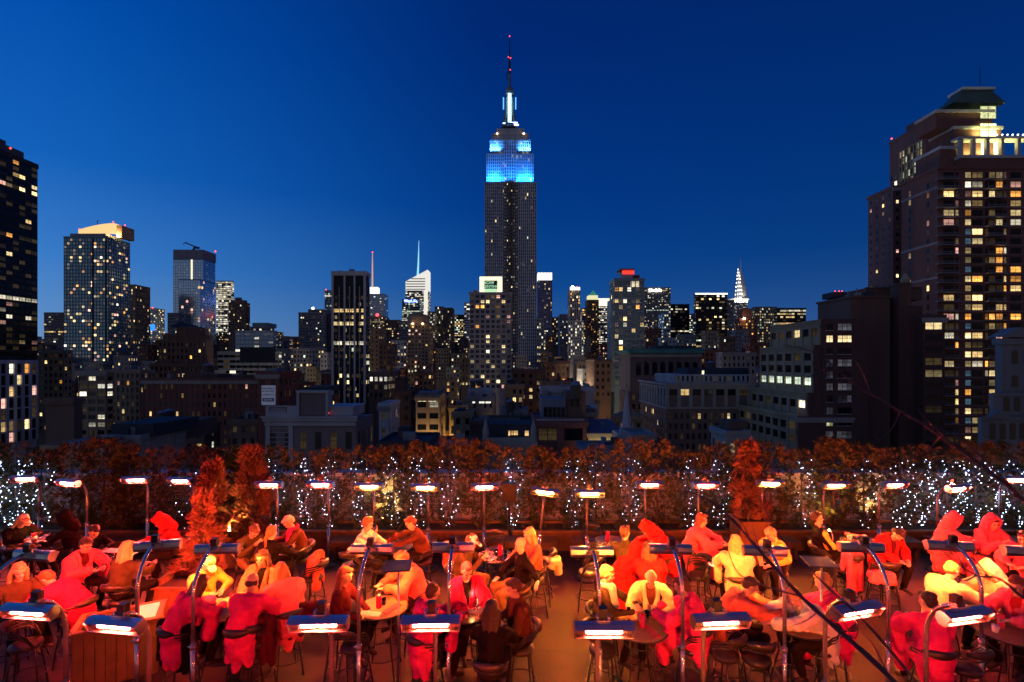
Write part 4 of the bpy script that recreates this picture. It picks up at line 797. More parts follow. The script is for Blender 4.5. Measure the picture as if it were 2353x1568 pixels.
bld('b62b', 'brick_block', 'red brick block with a few yellow windows right of the gridded tower', 1176, 1246, 852, 240, 18, BRICK, 960, 3.4, 3.4, .4, .5, .2, 'home', .1, seed=11)
tank('t2', 'small dark water tank before the gridded apartment tower', 1086, 888, 13, 12, 210); tank('t3', 'second dark water tank before the gridded apartment tower', 1103, 887, 15, 13, 212); tank('t4', 'water tank standing under the lit white loft windows', 1172, 945, 20, 22, 150)
d = bld('b59', 'office_building', 'tan office building with two columns of wide windows, topmost row lit', 956, 1011, 911, 170, 14, TAN, 1018, 3.9, 3.9, .74, .5, .06, 'white', .35, 0, seed=5, near=True); part(d, pxbox(961, 1005, 900, 911, 173, 8, MB()), 'roof_house', LEAD)
wpart(d, 'lit_window', [([W(x, 923, 169.5), W(x + 19, 923, 169.5), W(x + 19, 916, 169.5), W(x, 916, 169.5)], (1.2, 1.1, .7), 1.1) for x in (960, 984)] + [([W(x, 1013, 169.5), W(x + 19, 1013, 169.5), W(x + 19, 1006, 169.5), W(x, 1006, 169.5)], (1.6, 1.2, .6), 1.1) for x in (963, 986)])
flood(d, (W(985, 0, 166).x, 165, W(0, 1030, 166).z), (R(150), 0, 0), 8, 1, 900, (1, .62, .25), 'street_light')
d = bld('b60', 'ornate_building', 'tall narrow ornate building glowing amber from the street', 1033, 1073, 935, 180, 14, BUFF, 1030, 5, 2.1, .5, .6, .08, 'home', .5, seed=9)
flood(d, (W(1052, 0, 176).x, 176, W(0, 1034, 176).z), (R(150), 0, 0), 6, 1, 1500, (1, .6, .18), 'street_light')
bld('b60b', 'ornate_building', 'short ornate house of small arched windows beside the amber building', 1011, 1033, 994, 182, 12, BUFF, 1030, 5, 1.6, .5, .6, .1, 'home', .4)
bld('b61', 'narrow_building', 'narrow white building with one bright upper window', 871, 894, 931, 140, 12, WHITE, 1015, 4.4, 2.6, .4, .5, .15, 'home', .2, seed=10)
bld('b63', 'brick_block', 'red brick loft with five bright windows beside the striped tower', 848, 892, 858, 230, 16, BROWN, 930, 3.7, 2.0, .6, .55, .16, 'white', .3, .3, seed=3)
d = bld('b64', 'brick_block', 'dark brick block with a water tank on its bulkhead', 903, 944, 898, 180, 16, BRICK, 990, 3.6, 3, .4, .5, .04, 'home', .2); part(d, pxbox(908, 930, 868, 898, 184, 6, MB()), 'bulkhead', BRICK)
tank('t5', 'grey barrel water tank on the dark brick bulkhead', 912, 866, 15, 14, 184)
bld('b64b', 'brick_block', 'tall dark brick tower behind the barrel water tank', 851, 871, 757, 380, 20, BROWN, 860, 3.5, 3, .4, .5, .04, 'home', .1); bld('b64c', 'brick_block', 'dark narrow loft in front of the white gridded block', 871, 897, 790, 340, 20, BRICK, 880, 3.5, 3, .5, .5, .06, 'home', .1)
tank('t6', 'twin water tank before the white gridded block, first of two', 914, 830, 9, 9, 330); tank('t7', 'twin water tank before the white gridded block, second of two', 925, 830, 9, 9, 331)
bld('b65', 'low_building', 'low roof covered in ducts between the parapet building and the loft', 872, 985, 1020, 95, 12, ROOF, 1022, 4, 3, .4, .5, 0, 'home', 0, front=False, side=False)
d = bld('b65b', 'low_building', 'low dark building with sloping roof and one yellow window', 985, 1078, 1030, 92, 12, BRICK, 1031, 4, 3, .4, .5, 0, 'home', 0, front=False, side=False)
wpart(d, 'window', [([W(938, 1057, 91.9), W(944, 1057, 91.9), W(944, 1049, 91.9), W(938, 1049, 91.9)], (1.4, .8, .2), 1.1)])
bld('b66', 'loft_building', 'loft with a white penthouse row and arched cornice', 1244, 1310, 915, 165, 14, BROWN, 960, 4, 3, .5, .5, .04, 'home', .3, side=False); bld('b66p', 'penthouse_block', 'long white penthouse block with a strip of dark windows', 1244, 1365, 893, 172, 10, PALE, 915, 3.0, 5, .6, .4, .0, 'home', .1, side=False)
bld('b66b', 'brick_block', 'plum brick block with two small amber windows beside the church', 1336, 1366, 945, 140, 12, PURP, 968, 3.6, 3, .3, .4, .3, 'amber', .05, side=False); bld('b66c', 'plaster_block', 'pale plaster house with one dark window under the avenue', 1345, 1372, 940, 150, 12, PALE, 970, 4, 4, .3, .5, 0, 'home', .1, side=False)
# fifth avenue row: faces toward the avenue are lit from the street
for i, (k, x0, x1, y, Z_, wm_, lab) in enumerate((('f1', 1367, 1404, 829, 250, BROWN, 'brown brick avenue building with a few lit windows'), ('f2', 1341, 1380, 850, 300, PALE, 'white stone avenue building bright from the street lamps'), ('f3', 1330, 1356, 835, 380, BUFF, 'buff stone building farther along the avenue'), ('f4', 1318, 1345, 822, 470, STONE, 'pale limestone building deep along the avenue'))):
    d = bld(k, 'avenue_building', lab, x0, x1, y, Z_, 28, wm_, 930, 3.6, 2.4, .45, .5, .05, 'home', .3)
    c = W(x0 - 6, 905, Z_); flood(d, (d['X0'] - 9, Z_ + 14, c.z - 6), (R(120), 0, R(-90)), 14, 2, 9000, (1, .86, .62), 'street_light')
bld('b68', 'loft_building', 'dark brick loft with tank and lit amber top floor', 1253, 1301, 835, 280, 20, BRICK, 930, 3.6, 3.0, .4, .5, .1, 'home', .2); tank('t8', 'water tank on the dark brick loft near the tallest tower', 1265, 832, 12, 11, 284)
bld('b67', 'loft_building', 'dark flat loft roof in the middle distance left of the avenue', 1246, 1330, 880, 200, 20, BROWN, 905, 3.6, 3.0, .4, .5, .1, 'home', .2, side=False)
# right-hand mid distance
for k, x0, x1, y, Z_, wm_, lit_, lab in (('m1', 1620, 1652, 762, 420, TAN, .1, 'tan block with tall bright slit windows'), ('m2', 1655, 1690, 775, 380, BROWN, .15, 'brown block with a lit ground row behind the copper cornice'), ('m3', 1610, 1660, 806, 300, RED, .06, 'red brick mid rise to the side of the copper cornice'), ('m4', 1660, 1735, 812, 260, GREY, .05, 'grey concrete mid rise with square windows'), ('m5', 1725, 1770, 790, 330, RED, .08, 'red brick mid rise with tarred bulkheads'), ('m6', 1560, 1600, 770, 480, TEAL, .12, 'teal glazed mid rise under the black office tower'), ('m7', 1690, 1722, 760, 470, GREY, .1, 'grey ribbed mid rise below the needle tower'), ('m8', 1484, 1520, 756, 420, BRICK, .14, 'dark brick mid rise behind the copper cornice'), ('m9', 1520, 1552, 778, 380, BLUEG, .14, 'blue glass mid rise behind the copper cornice')):
    bld(k, 'mid_rise', lab, x0, x1, y, Z_, 8, wm_, 870, 3.5, 2.6, .45, .5, lit_, 'office', .3, .05)
tank('t9', 'grey water tank above the copper corniced building', 1528, 800, 12, 12, 220); tank('t10', 'large dark water tank behind the long attic building', 1632, 850, 20, 16, 190)
tank('t11', 'dark water tank on the red block near the billboard', 478, 856, 22, 16, 186); tank('t12', 'tank with shiny cone roof among the low roofs', 371, 962, 20, 14, 115); tank('t13', 'second tank with shiny cone roof among the low roofs', 388, 960, 22, 16, 118)

# ---- filler blocks of the low city between the named ones (all real boxes on the street grid)
fr_ = random.Random(99); FW = [BRICK, BROWN, TAN, RED, GREY, STONE, BUFF, PURP]
def clash(X0, X1, Y0, Y1):
    return any(X0 < b['X1'] + 1 and X1 > b['X0'] - 1 and Y0 < b['Y1'] + 1 and Y1 > b['Y0'] - 1 for b in BL.values())
nf_ = 0
for Z_, step, ylo, yhi in ((150, 42, 930, 985), (215, 34, 885, 930), (290, 30, 850, 885), (390, 26, 818, 855), (520, 22, 790, 830), (690, 19, 772, 805), (900, 16, 762, 795), (1250, 13, 765, 800)):
    x = 10 + fr_.random() * 20
    while x < 2340:
        w_ = step * fr_.uniform(.7, 1.5); y = fr_.uniform(ylo, yhi)
        X0 = (x - CX) * Z_ / F; X1 = (x + w_ - CX) * Z_ / F
        xx = x; x += w_ + fr_.choice((0.3, 1, 1, 5))
        if 1296 < xx + w_ / 2 < 1345 and Z_ < 1300: continue          # the avenue stays open
        if Z_ < 260 and (xx < 330 or xx > 1700) : continue
        if clash(X0, X1, Z_, Z_ + 20): continue
        wm_ = fr_.choice(FW)
        far = 'far' if Z_ > 450 else 'mid'
        nm = {BRICK: 'dark brick', BROWN: 'brown brick', TAN: 'tan', RED: 'red brick', GREY: 'grey', STONE: 'limestone', BUFF: 'buff', PURP: 'plum brick'}[wm_]
        bld('fill%d' % nf_, 'city_block', ('low %s block lost in the dark middle of the city' if far == 'mid' else 'small far %s block in the dark skyline base') % nm, xx, xx + w_, y, Z_, 5 + Z_ * .02, wm_, y + 75, 3.6, 2.8, .45, .5, fr_.choice((.03, .08, .14, .25)), fr_.choice(('home', 'office', 'office', 'amber')), .2 if Z_ < 500 else 0, .04, group='%s %s blocks of the low city' % (far, nm), top=.5)
        d = BL['fill%d' % nf_]
        if fr_.random() < .6 and Z_ < 700: k0 = fr_.uniform(.1, .4); part(d, pxbox(xx + w_ * k0, xx + w_ * (k0 + .4), y - w_ * .18, y + 1, Z_ + 4, 6, MB()), 'roof_house', fr_.choice((ROOF, BRICK, LEAD)))
        nf_ += 1
# street glow in the avenues
def streetlamp(px, py, Z, P, col, lab):
    c = W(px, py, Z); z0 = STREET
    t = empty('street_lamp', (c.x, Z, z0)); tag(t, lab, 'street lamp', 'street lamps along the avenue')
    MB().tube([(0, 0, 0), (0, 0, 8), (-1.2, 0, 9)], .1, 6).build('pole', DARK, t); MB().ball((-1.4, 0, 8.9), .35, 8, 6).build('lamp_head', glow('street_bulb', (1, .7, .35), 25), t)
    l = bpy.data.lights.new('street_light', 'POINT'); l.energy = P; l.color = col; l.shadow_soft_size = .5; o = bpy.data.objects.new('street_light', l); COL.objects.link(o); o.parent = t; o.location = (-1.4, -.6, 8.2)
for k, (px, py, Z_) in enumerate(((1407, 925, 244), (1405, 950, 215), (1390, 950, 250), (1378, 940, 300), (1362, 925, 360), (1348, 915, 430), (1338, 905, 520))): streetlamp(px, py, Z_, 24000, (1, .80, .5), 'lit street lamp along the open avenue below the tallest tower')
for k, (px, py, Z_) in enumerate(((700, 930, 330), (742, 930, 350), (655, 920, 300))): streetlamp(px, py, Z_, 22000, (1, .88, .62), 'lit street lamp in the cross street left of the striped tower')
# ================================================================ the roof terrace
HOT = (1.0, .20, .035); HOT2 = (1.0, .36, .06)
f = MB(); f.box(-19, 19, -4, 14.7, -20, 0)
tag(f.build('terrace_floor', brickmat('floor_pavers', (.042, .018, .009), (.034, .016, .008), (.006, .0055, .005), 1, 1.22, 1.22, .7, .006, .5)), kind='structure')
f = MB(); f.box(-19, 19, 14.3, 14.6, .0, 1.72); t = f.build('parapet_wall', brickmat('white_brick', (.62, .58, .54), (.55, .52, .48), (.28, .25, .23), 1, .42, .16, .7, .012, .6)); tag(t, 'white painted brick parapet wall standing behind the hedge', 'wall')
f = MB(); f.box(-19, 19, 14.24, 14.66, 0, .1); f.v = [(v[0], v[1], v[2] + 1.722) for v in f.v]; f.build('coping', PALE, t)
CHROME = mat('chrome', (.78, .72, .70), .27, .92, .1, 8); STEEL = mat('brushed_steel', (.55, .56, .60), .32, 1, .15, 20); BLACKM = mat('black_enamel', (.018, .017, .018), .32, 0, .2, 8, spec=.5)
WOOD = mat('cedar_wood', (.22, .10, .04), .6, 0, .35, 6, .3); DWOOD = mat('bench_wood', (.13, .06, .035), .38, 0, .35, 7, .25); SOIL = mat('soil', (.05, .035, .025), .95, 0, .4, 20, .6)

# ---- infrared heaters
def heater_proto(off, elem):
    t = empty('patio_heater', (0, -40, 0))
    MB().lathe([(.24, 0), (.24, .03), (.20, .055), (.05, .07), (.035, .14)], (0, off, 0), 24).build('base', BLACKM, t, True)
    arc = [(0, off, .06), (0, off, .95)]; q = MB(); q.tube(arc, .033, 14); q.build('lower_pole', CHROME, t, True)
    pts = [(0, off, .93), (0, off, 1.45), (0, off, 1.66)]
    for k in range(1, 9): a = k / 8 * R(76); pts.append((0, off - .42 * off / .42 * (1 - math.cos(a)), 1.66 + .52 * math.sin(a)))
    q = MB(); q.tube(pts, .0265, 14); q.build('upper_pole', CHROME, t, True)
    q = MB(); q.lathe([(.040, 0), (.043, .02), (.043, .06), (.036, .07)], (0, off, .92), 16); q.tube([(.03, off, .955), (.075, off, .955)], .011, 8); q.build('clamp_collar', CHROME, t, True)
    # hood: a bent sheet, front open
    Z0 = 2.10
    prof = [(-.055, -.070), (.02, -.078), (.062, -.035), (.07, .03), (.045, .072), (-.02, .080), (-.083, .060)]
    ct, st_ = math.cos(R(15)), math.sin(R(15)); prof = [(y * ct - z * st_, y * st_ + z * ct) for y, z in prof]
    q = MB(); hw = .315; th = .006
    out = [(y, z + Z0) for y, z in prof]; cy_, cz_ = 0, Z0
    inn = [(y - (y - cy_) * .09 if abs(y) > .03 else y, z - math.copysign(th, z - cz_)) for y, z in out]
    for i in range(len(out) - 1):
        (y0, z0), (y1, z1) = out[i], out[i + 1]; (a0, b0), (a1, b1) = inn[i], inn[i + 1]
        q.quad((-hw, y0, z0), (hw, y0, z0), (hw, y1, z1), (-hw, y1, z1)); q.quad((hw, a0, b0), (-hw, a0, b0), (-hw, a1, b1), (hw, a1, b1))
    for (y0, z0), (a0, b0) in ((out[0], inn[0]), (out[-1], inn[-1])): q.quad((-hw, y0, z0), (-hw, a0, b0), (hw, a0, b0), (hw, y0, z0))
    q.build('hood', STEEL, t)
    for sx in (-1, 1):
        q = MB(); poly = [(sx * hw, y, z) for y, z in out]; p2 = [(sx * (hw + .008), y, z) for y, z in out]
        q.poly(poly); q.poly(list(reversed(p2)))
        for i in range(len(out)): j = (i + 1) % len(out); q.quad(poly[i], poly[j], p2[j], p2[i])
        q.build('end_cap', STEEL, t)
    q = MB(); n = 7; rp = [(.038 * math.cos(R(a)) - .012, .046 * math.sin(R(a)) + Z0 - .002) for a in range(-80, 81, 20)]
    for i in range(len(rp) - 1): q.quad((-.20, rp[i][0], rp[i][1]), (.20, rp[i][0], rp[i][1]), (.20, rp[i + 1][0], rp[i + 1][1]), (-.20, rp[i + 1][0], rp[i + 1][1]))
    q.build('reflector', mat('gold_reflector', (.9, .62, .3), .22, 1, 0), t, True)
    q = MB(); q.tube([(-.185, -.028, Z0 - .008), (.185, -.028, Z0 - .008)], .019, 10); q.build('heating_tube', elem, t, True)
    for sx in (-1, 1):
        q = MB(); q.box(sx * .25 - .045, sx * .25 + .045, -.03, .02, Z0 - .045, Z0 + .04)
        for k in range(5): q.box(sx * .25 - .038 + k * .017, sx * .25 - .028 + k * .017, -.036, -.03, Z0 - .035, Z0 + .03, 1)
        q.build('tube_holder', [BLACKM, STEEL], t)
    q = MB(); q.box(-.07, .07, .0, .07, Z0 + .08, Z0 + .095); q.box(-.07, -.055, .03, .10, Z0 + .04, Z0 + .12); q.box(.055, .07, .03, .10, Z0 + .04, Z0 + .12); q.box(-.1, .1, .071, .08, Z0 - .01, Z0 + .035); q.build('bracket', CHROME, t)
    q = MB(); q.box(-.045, .045, .045, .13, Z0 + .095, Z0 + .20); q.build('junction_box', BLACKM, t)
    return t
EL1 = glow('hot_tube', (1.0, .055, .026), 3700); EL3 = glow('hot_tube_orange', (1.0, .19, .022), 3100); EL2 = glow('hot_tube_amber', (1.0, .36, .03), 3000)
HP = {(.42, 0): heater_proto(.42, EL1), (.66, 0): heater_proto(.66, EL1), (.42, 1): heater_proto(.42, EL2), (.42, 2): heater_proto(.42, EL3), (.66, 2): heater_proto(.66, EL3), (.66, 3): heater_proto(.66, glow('hot_tube_low', (1.0, .05, .02), 1700))}
used_p = set()
ORD = ['first', 'second', 'third', 'fourth', 'fifth', 'sixth', 'seventh', 'eighth', 'ninth', 'tenth', 'eleventh', 'twelfth', 'thirteenth', 'fourteenth', 'fifteenth', 'sixteenth', 'seventeenth', 'eighteenth', 'nineteenth', 'twentieth']
def place(key, loc, rz):
    p = HP[key]; o = p if key not in used_p else copy_tree(p); used_p.add(key); o.location = loc; o.rotation_euler = (0, 0, rz); return o
rowA = [(60, 1098, 9), (157, 1108, -14), (313, 1101, 4), (415, 1103, -6), (618, 1112, 0), (737, 1111, -4), (848, 1116, 0), (977, 1118, 0), (1113, 1117, 4), (1230, 1127, -12), (1355, 1132, 0), (1493, 1112, 0), (1622, 1113, 3), (1770, 1109, -2), (1920, 1113, 3), (2055, 1112, 8), (2200, 1120, 16), (2334, 1100, -3)]
for k, (x, y, rz) in enumerate(rowA):
    p = at_h(x, y + 2, 2.1); o = place((.42, 1 if k in (10, 13) else 2 if k in (6, 7, 9, 14) else 0), (p.x, p.y, 0), R(rz))
    if k == 9: o.rotation_euler = (0, R(6), R(-4))
    tag(o, 'glowing %sheater facing out from the hedge, %s from the left end of its row' % ('amber ' if k in (10, 13) else '', ORD[k]), 'patio heater', 'infrared heaters on poles')
rowB = [(80, 1276, -10), (363, 1254, 14), (500, 1262, 4), (855, 1262, 0), (1042, 1258, 1), (1360, 1268, 0), (1540, 1262, -3), (1757, 1266, -5), (1978, 1258, -6), (2180, 1255, -9), (2362, 1268, -10)]
for k, (x, y, rz) in enumerate(rowB):
    p = at_h(x, y, 2.1); o = place((.66, 2 if k in (2, 3, 5, 6, 7, 9) else 0), (p.x, p.y, 0), R(180 + rz))
    tag(o, 'heater seen from behind with blue-sheened hood, %s from the left in the middle row' % ORD[k], 'patio heater', 'infrared heaters on poles')
rowC = [(68, 1405, -6), (267, 1436, -8), (733, 1433, 2), (990, 1432, 2), (1388, 1447, 0), (1655, 1427, 4), (1968, 1403, 15), (2215, 1415, 12)]
for k, (x, y, rz) in enumerate(rowC):
    p = at_h(x, y, 2.1); o = place((.42, 0), (p.x, p.y, 0), R(rz))
    tag(o, 'large glowing heater at the lower edge, %s from the left in the front row' % ORD[k], 'patio heater', 'infrared heaters on poles')

for k in range(4):                                           # the row that faces the front row, just below the picture's edge
    o = place((.66, 2 if k == 2 else 3), ((-3.5, -.4, 2.0, 4.7)[k], 4.0 - .1 * (k % 2), 0), R(180)); tag(o, 'heater facing away towards the tables below the lower edge, %s from the left' % ORD[k], 'patio heater', 'infrared heaters on poles')
# ---- hedge, planters, string lights
LEAF = mat('thuja_leaf', (.070, .066, .019), .6, 0, .55, 3, spec=.25); JUN = mat('juniper_leaf_redlit', (.20, .075, .05), .7, 0, .4, 4, spec=.2); BARK = mat('bark', (.12, .08, .055), .9, 0, .4, 15, .5)  # juniper green turned reddish: heater light painted into the leaf colour
def sprays(mb, r, n, prof, h0, h1, size, droop=.3, gap=.0):
    for _ in range(n):
        z = h0 + (h1 - h0) * r.random() ** .9; t = (z - h0) / (h1 - h0); rad = prof(t) * math.sqrt(r.uniform(.12, 1)); a = r.uniform(0, 2 * math.pi)
        lump = 1 + .28 * math.sin(a * 3 + z * 4) + .18 * math.sin(a * 5 - z * 9)
        if gap and math.sin(a * 2.3 + z * 5.5) + math.sin(z * 8 + a) > 1.45 - gap: continue
        c = Vector((math.cos(a) * rad * lump, math.sin(a) * rad * lump, z)); d = Vector((math.cos(a) + r.uniform(-.5, .5), math.sin(a) + r.uniform(-.5, .5), r.uniform(.2, 1.3))).normalized()
        s = d.cross(Vector((r.uniform(-1, 1), r.uniform(-1, 1), r.uniform(-1, 1)))).normalized(); L_ = size * r.uniform(.6, 1.5); w = L_ * .26
        for sg in (-.55, 0, .55):
            dd = (d + s * sg).normalized(); p = c + dd * L_ * .1; e = c + dd * L_; mdl = c + dd * L_ * .55; nn = s.cross(dd) * .01
            mb.quad(p, mdl + (s - dd * (s.dot(dd))) * w * .5, e, mdl - (s - dd * (s.dot(dd))) * w * .5 + nn)
def crown_mesh(seed, n, kind):
    r = random.Random(seed); q = MB()
    if kind == 'hedge': sprays(q, r, n, lambda t: .20 + .30 * min(1, t * 2.2) * (1 - max(0, t - .68) / .36), -.02, 2.08, .115, gap=.55); q2 = LEAF
    else: sprays(q, r, n, lambda t: .05 + .42 * (1 - t) ** .85 * min(1, .35 + t * 4) * (1 + .22 * math.sin(t * 38)), .05, 2.0, .17, gap=.75); q2 = JUN
    return q.mesh('crown', q2)
HC = [crown_mesh(s, n_, 'hedge') for s, n_ in ((1, 1150), (2, 720), (3, 950), (4, 600), (5, 1250))]
def trunk_mesh(h):
    q = MB(); q.tube([(0, 0, -.05), (.02, 0, h * .5), (0, .01, h)], [.03, .022, .008], 7)
    rr = random.Random(3)
    for k in range(9): z = .2 + k * .17; a = rr.uniform(0, 6.28); q.tube([(0, 0, z), (math.cos(a) * .2, math.sin(a) * .2, z + .22)], [.01, .004], 5)
    return q.mesh('trunk', BARK, True)
TM = trunk_mesh(1.8); hr = random.Random(12); NH = 37
CL = glow('fairy_bulb', (.55, .68, 1.0), 9); MATS['fairy_bulb'].cycles.emission_sampling = 'NONE'; WIRE = mat('wire', (.02, .03, .02), .6, 0, 0)
lit_idx = {0: 110, 1: 100, 2: 50, 7: 16, 10: 40, 11: 54, 12: 40, 13: 34, 14: 46, 15: 50, 16: 30, 18: 52, 20: 40, 21: 22, 22: 44, 24: 36, 25: 40, 28: 34, 30: 30, 31: 44, 32: 80, 33: 90, 34: 84, 35: 100, 36: 96}
for k in range(NH):
    x = -14.4 + 28.8 * k / (NH - 1) + hr.uniform(-.12, .12); y = 13.45 + hr.uniform(-.15, .15); s = hr.uniform(.96, 1.15)
    if k in (3, 4, 5, 6): s *= 1.06
    t = empty('evergreen_shrub', (x, y, .52), hr.uniform(0, 6.28)); t.scale = (s * hr.uniform(.9, 1.15), s * hr.uniform(.85, 1.05), s)
    o = ORD[k] if k < 20 else ORD[NH - 1 - k]; side_ = 'left' if k < 20 else 'right'
    tag(t, 'feathery evergreen shrub in the hedge, %s from the %s end' % (o, side_), 'shrub', 'shrubs of the hedge')
    c = bpy.data.objects.new('crown', HC[k % 5]); COL.objects.link(c); c.parent = t; c = bpy.data.objects.new('trunk', TM); COL.objects.link(c); c.parent = t
    if k in lit_idx:
        n = lit_idx[k]; rr = random.Random(50 + k); q = MB(); pts = []
        ctr = 9 < k < 31; ns = 3 if n < 60 else 4
        for st2 in range(ns):                                  # strands hung down the shrub, the bulbs strung along them
            a0 = -R(90) + (st2 - (ns - 1) / 2) * (.62 if ctr else .8) + rr.uniform(-.2, .2); ph = rr.uniform(0, 6.3); m_ = n // ns; pts = []
            for j in range(m_):
                z = .08 + (1.92 if ctr else 1.8) * (j + rr.uniform(-.3, .3)) / m_; a = a0 + .5 * math.sin(z * 5.5 + ph) + rr.uniform(-.16, .16)
                rad = (.16 + .32 * min(1, z * 1.1) * (1 - max(0, z - 1.4) / .85)) * rr.uniform(.85, 1.1) * (.7 if ctr else 1)
                pts.append((math.cos(a) * rad, math.sin(a) * rad, z))
                if rr.random() < .93: q.ball(pts[-1], rr.choice((.006, .008, .0105, .012)) * (1.15 if k < 3 or k > 31 else 1), 6, 4, 1)
            q.tube(pts, .0022, 4)
        o2 = q.build('string_lights', [WIRE, CL]); o2.location = (x, y, .52)
        tag(o2, 'string of white fairy lights wound round the %s hedge shrub from the %s end' % (o, side_), 'string lights', 'fairy light strings')
        l = bpy.data.lights.new('fairy_light', 'POINT'); l.energy = .11 * n; l.color = (.45, .58, 1); l.shadow_soft_size = .35; lo = bpy.data.objects.new('fairy_light', l); COL.objects.link(lo); lo.parent = o2; lo.location = (0, -.25, .9)
# planter boxes under the hedge
for k in range(10):
    x0 = -14.9 + k * 2.98; t = empty('planter_box', (x0 + 1.45, 13.5, 0)); tag(t, 'long cedar planter trough under the hedge, %s from the left' % ORD[k], 'planter', 'planter troughs under the hedge')
    q = MB(); q.box(-1.44, 1.44, -.42, -.38, 0, .5); q.box(-1.44, 1.44, .38, .42, 0, .5); q.box(-1.44, -1.40, -.38, .38, 0, .5); q.box(1.40, 1.44, -.38, .38, 0, .5); q.build('box', DWOOD, t)
    q = MB(); q.box(-1.47, 1.47, -.47, -.36, .501, .545); q.box(-1.47, 1.47, .36, .47, .501, .545); q.build('rim', WOOD, t); q = MB(); q.box(-1.40, 1.40, -.38, .38, .02, .47); q.build('soil', SOIL, t)
def bench(x, y, L_, lab, rz=0):
    t = empty('bench', (x, y, 0), rz); tag(t, lab, 'bench', 'slatted benches along the hedge')
    q = MB()
    for j in range(6): q.box(-L_ / 2, L_ / 2, -.24 + j * .082, -.17 + j * .082, .42, .45)
    q.build('seat', DWOOD, t); q = MB(); q.box(-L_ / 2, L_ / 2, -.255, -.243, .30, .45); q.build('apron', DWOOD, t)
    for sx in (-1, 1):
        for sy in (-1, 1): q = MB(); q.box(sx * (L_ / 2 - .12) - .04, sx * (L_ / 2 - .12) + .04, sy * .19 - .04, sy * .19 + .04, 0, .419); q.build('leg', DWOOD, t)
for k in range(9):
    if k == 2: continue
    bench(-12.6 + k * 3.1, 12.72, 2.7, 'slatted wooden bench before the hedge, %s along from the left end' % ORD[k])

# ---- planters with conifers
def plank_box(name, lab, loc, rz, w, dp, h, n, m=WOOD, grp=None):
    t = empty(name, loc, rz); tag(t, lab, 'planter', grp)
    q = MB()
    for sy in (-1, 1):
        for j in range(n): a = -w / 2 + w * j / n; q.box(a + .004, a + w / n - .004, sy * dp / 2 - .012, sy * dp / 2 + .012, 0, h - .03)
    nn = max(2, int(n * dp / w))
    for sx in (-1, 1):
        for j in range(nn): a = -dp / 2 + .014 + (dp - .028) * j / nn; q.box(sx * w / 2 - .012, sx * w / 2 + .012, a + .004, a + (dp - .028) / nn - .004, 0, h - .03)
    q.build('plank_wall', m, t)
    q = MB(); e = .05; q.box(-w / 2 - e, w / 2 + e, -dp / 2 - e, -dp / 2 + .03, h - .028, h); q.box(-w / 2 - e, w / 2 + e, dp / 2 - .03, dp / 2 + e, h - .028, h); q.box(-w / 2 - e, -w / 2 + .03, -dp / 2 + .031, dp / 2 - .031, h - .028, h); q.box(w / 2 - .03, w / 2 + e, -dp / 2 + .031, dp / 2 - .031, h - .028, h); q.build('rim', m, t)
    q = MB(); q.box(-w / 2 + .02, w / 2 - .02, -dp / 2 + .02, dp / 2 - .02, .02, h - .12); q.build('soil', SOIL, t)
    return t
def conifer(name, lab, loc, s, sx, seed, n=2300):
    t = empty(name, loc, seed); t.scale = (s * sx, s * sx, s); tag(t, lab, 'conifer', None)
    c = bpy.data.objects.new('crown', crown_mesh(seed, n, 'con')); COL.objects.link(c); c.parent = t; MB().tube([(0, 0, -.1), (0, 0, 1.9)], [.04, .008], 7).build('trunk', BARK, t); return t
p = at_h(394, 1345, .8); plank_box('wooden_planter', 'square cedar plank planter holding the smaller red-lit conifer', (p.x, p.y + .3, 0), R(-3), .8, .8, .8, 7)
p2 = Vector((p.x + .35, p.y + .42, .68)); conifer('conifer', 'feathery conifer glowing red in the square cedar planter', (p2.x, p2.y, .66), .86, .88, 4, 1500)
p = at_h(296, 1408, .9); t2 = plank_box('wooden_planter', 'long cedar plank planter with a white panel inside, turned slantwise', (p.x - .05, p.y - .1, 0), R(28), 1.05, .62, .9, 8)
q = MB(); q.box(-.16, .16, -.2, .2, 0, .02); o = q.build('white_panel', mat('white_board', (.8, .8, .76), .5, 0, 0)); o.location = (p.x + .2, p.y + .12, .84); o.rotation_euler = (R(12), 0, R(28)); tag(o, 'bright white flat panel lying inside the slanted planter', 'panel')
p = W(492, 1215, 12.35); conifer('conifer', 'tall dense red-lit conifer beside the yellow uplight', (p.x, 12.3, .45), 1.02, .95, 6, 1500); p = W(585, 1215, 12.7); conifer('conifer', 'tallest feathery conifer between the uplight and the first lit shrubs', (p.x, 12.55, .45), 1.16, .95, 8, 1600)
plank_box('wooden_planter', 'wide cedar planter under the two tall red-lit conifers', (W(540, 0, 12.4).x, 12.35, 0), 0, 1.9, .7, .5, 12)
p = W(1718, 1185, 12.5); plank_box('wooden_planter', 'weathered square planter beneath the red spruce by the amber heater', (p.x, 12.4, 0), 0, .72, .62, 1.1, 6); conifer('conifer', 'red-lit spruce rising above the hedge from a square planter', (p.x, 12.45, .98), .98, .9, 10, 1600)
def uplight(px, py, Z_, P, lab, aim=(0, .5, 1)):
    p = W(px, py, Z_); t = empty('garden_spotlight', p); tag(t, lab, 'spotlight', 'garden spotlights')
    d = Vector(aim).normalized(); MB().tube([(0, 0, -.12), tuple(d * .02)], .045, 10).build('housing', BLACKM, t); MB().ball(d * .035, .026, 8, 6).build('lens', glow('spot_lens', (1, .72, .2), 40), t)
    l = bpy.data.lights.new('spot_lamp', 'SPOT'); l.energy = P; l.color = (1, .62, .12); l.spot_size = R(95); l.spot_blend = .8; l.shadow_soft_size = .04; o = bpy.data.objects.new('spot_lamp', l); COL.objects.link(o); o.parent = t; o.location = d * .07; o.rotation_euler = d.to_track_quat('-Z', 'Y').to_euler()
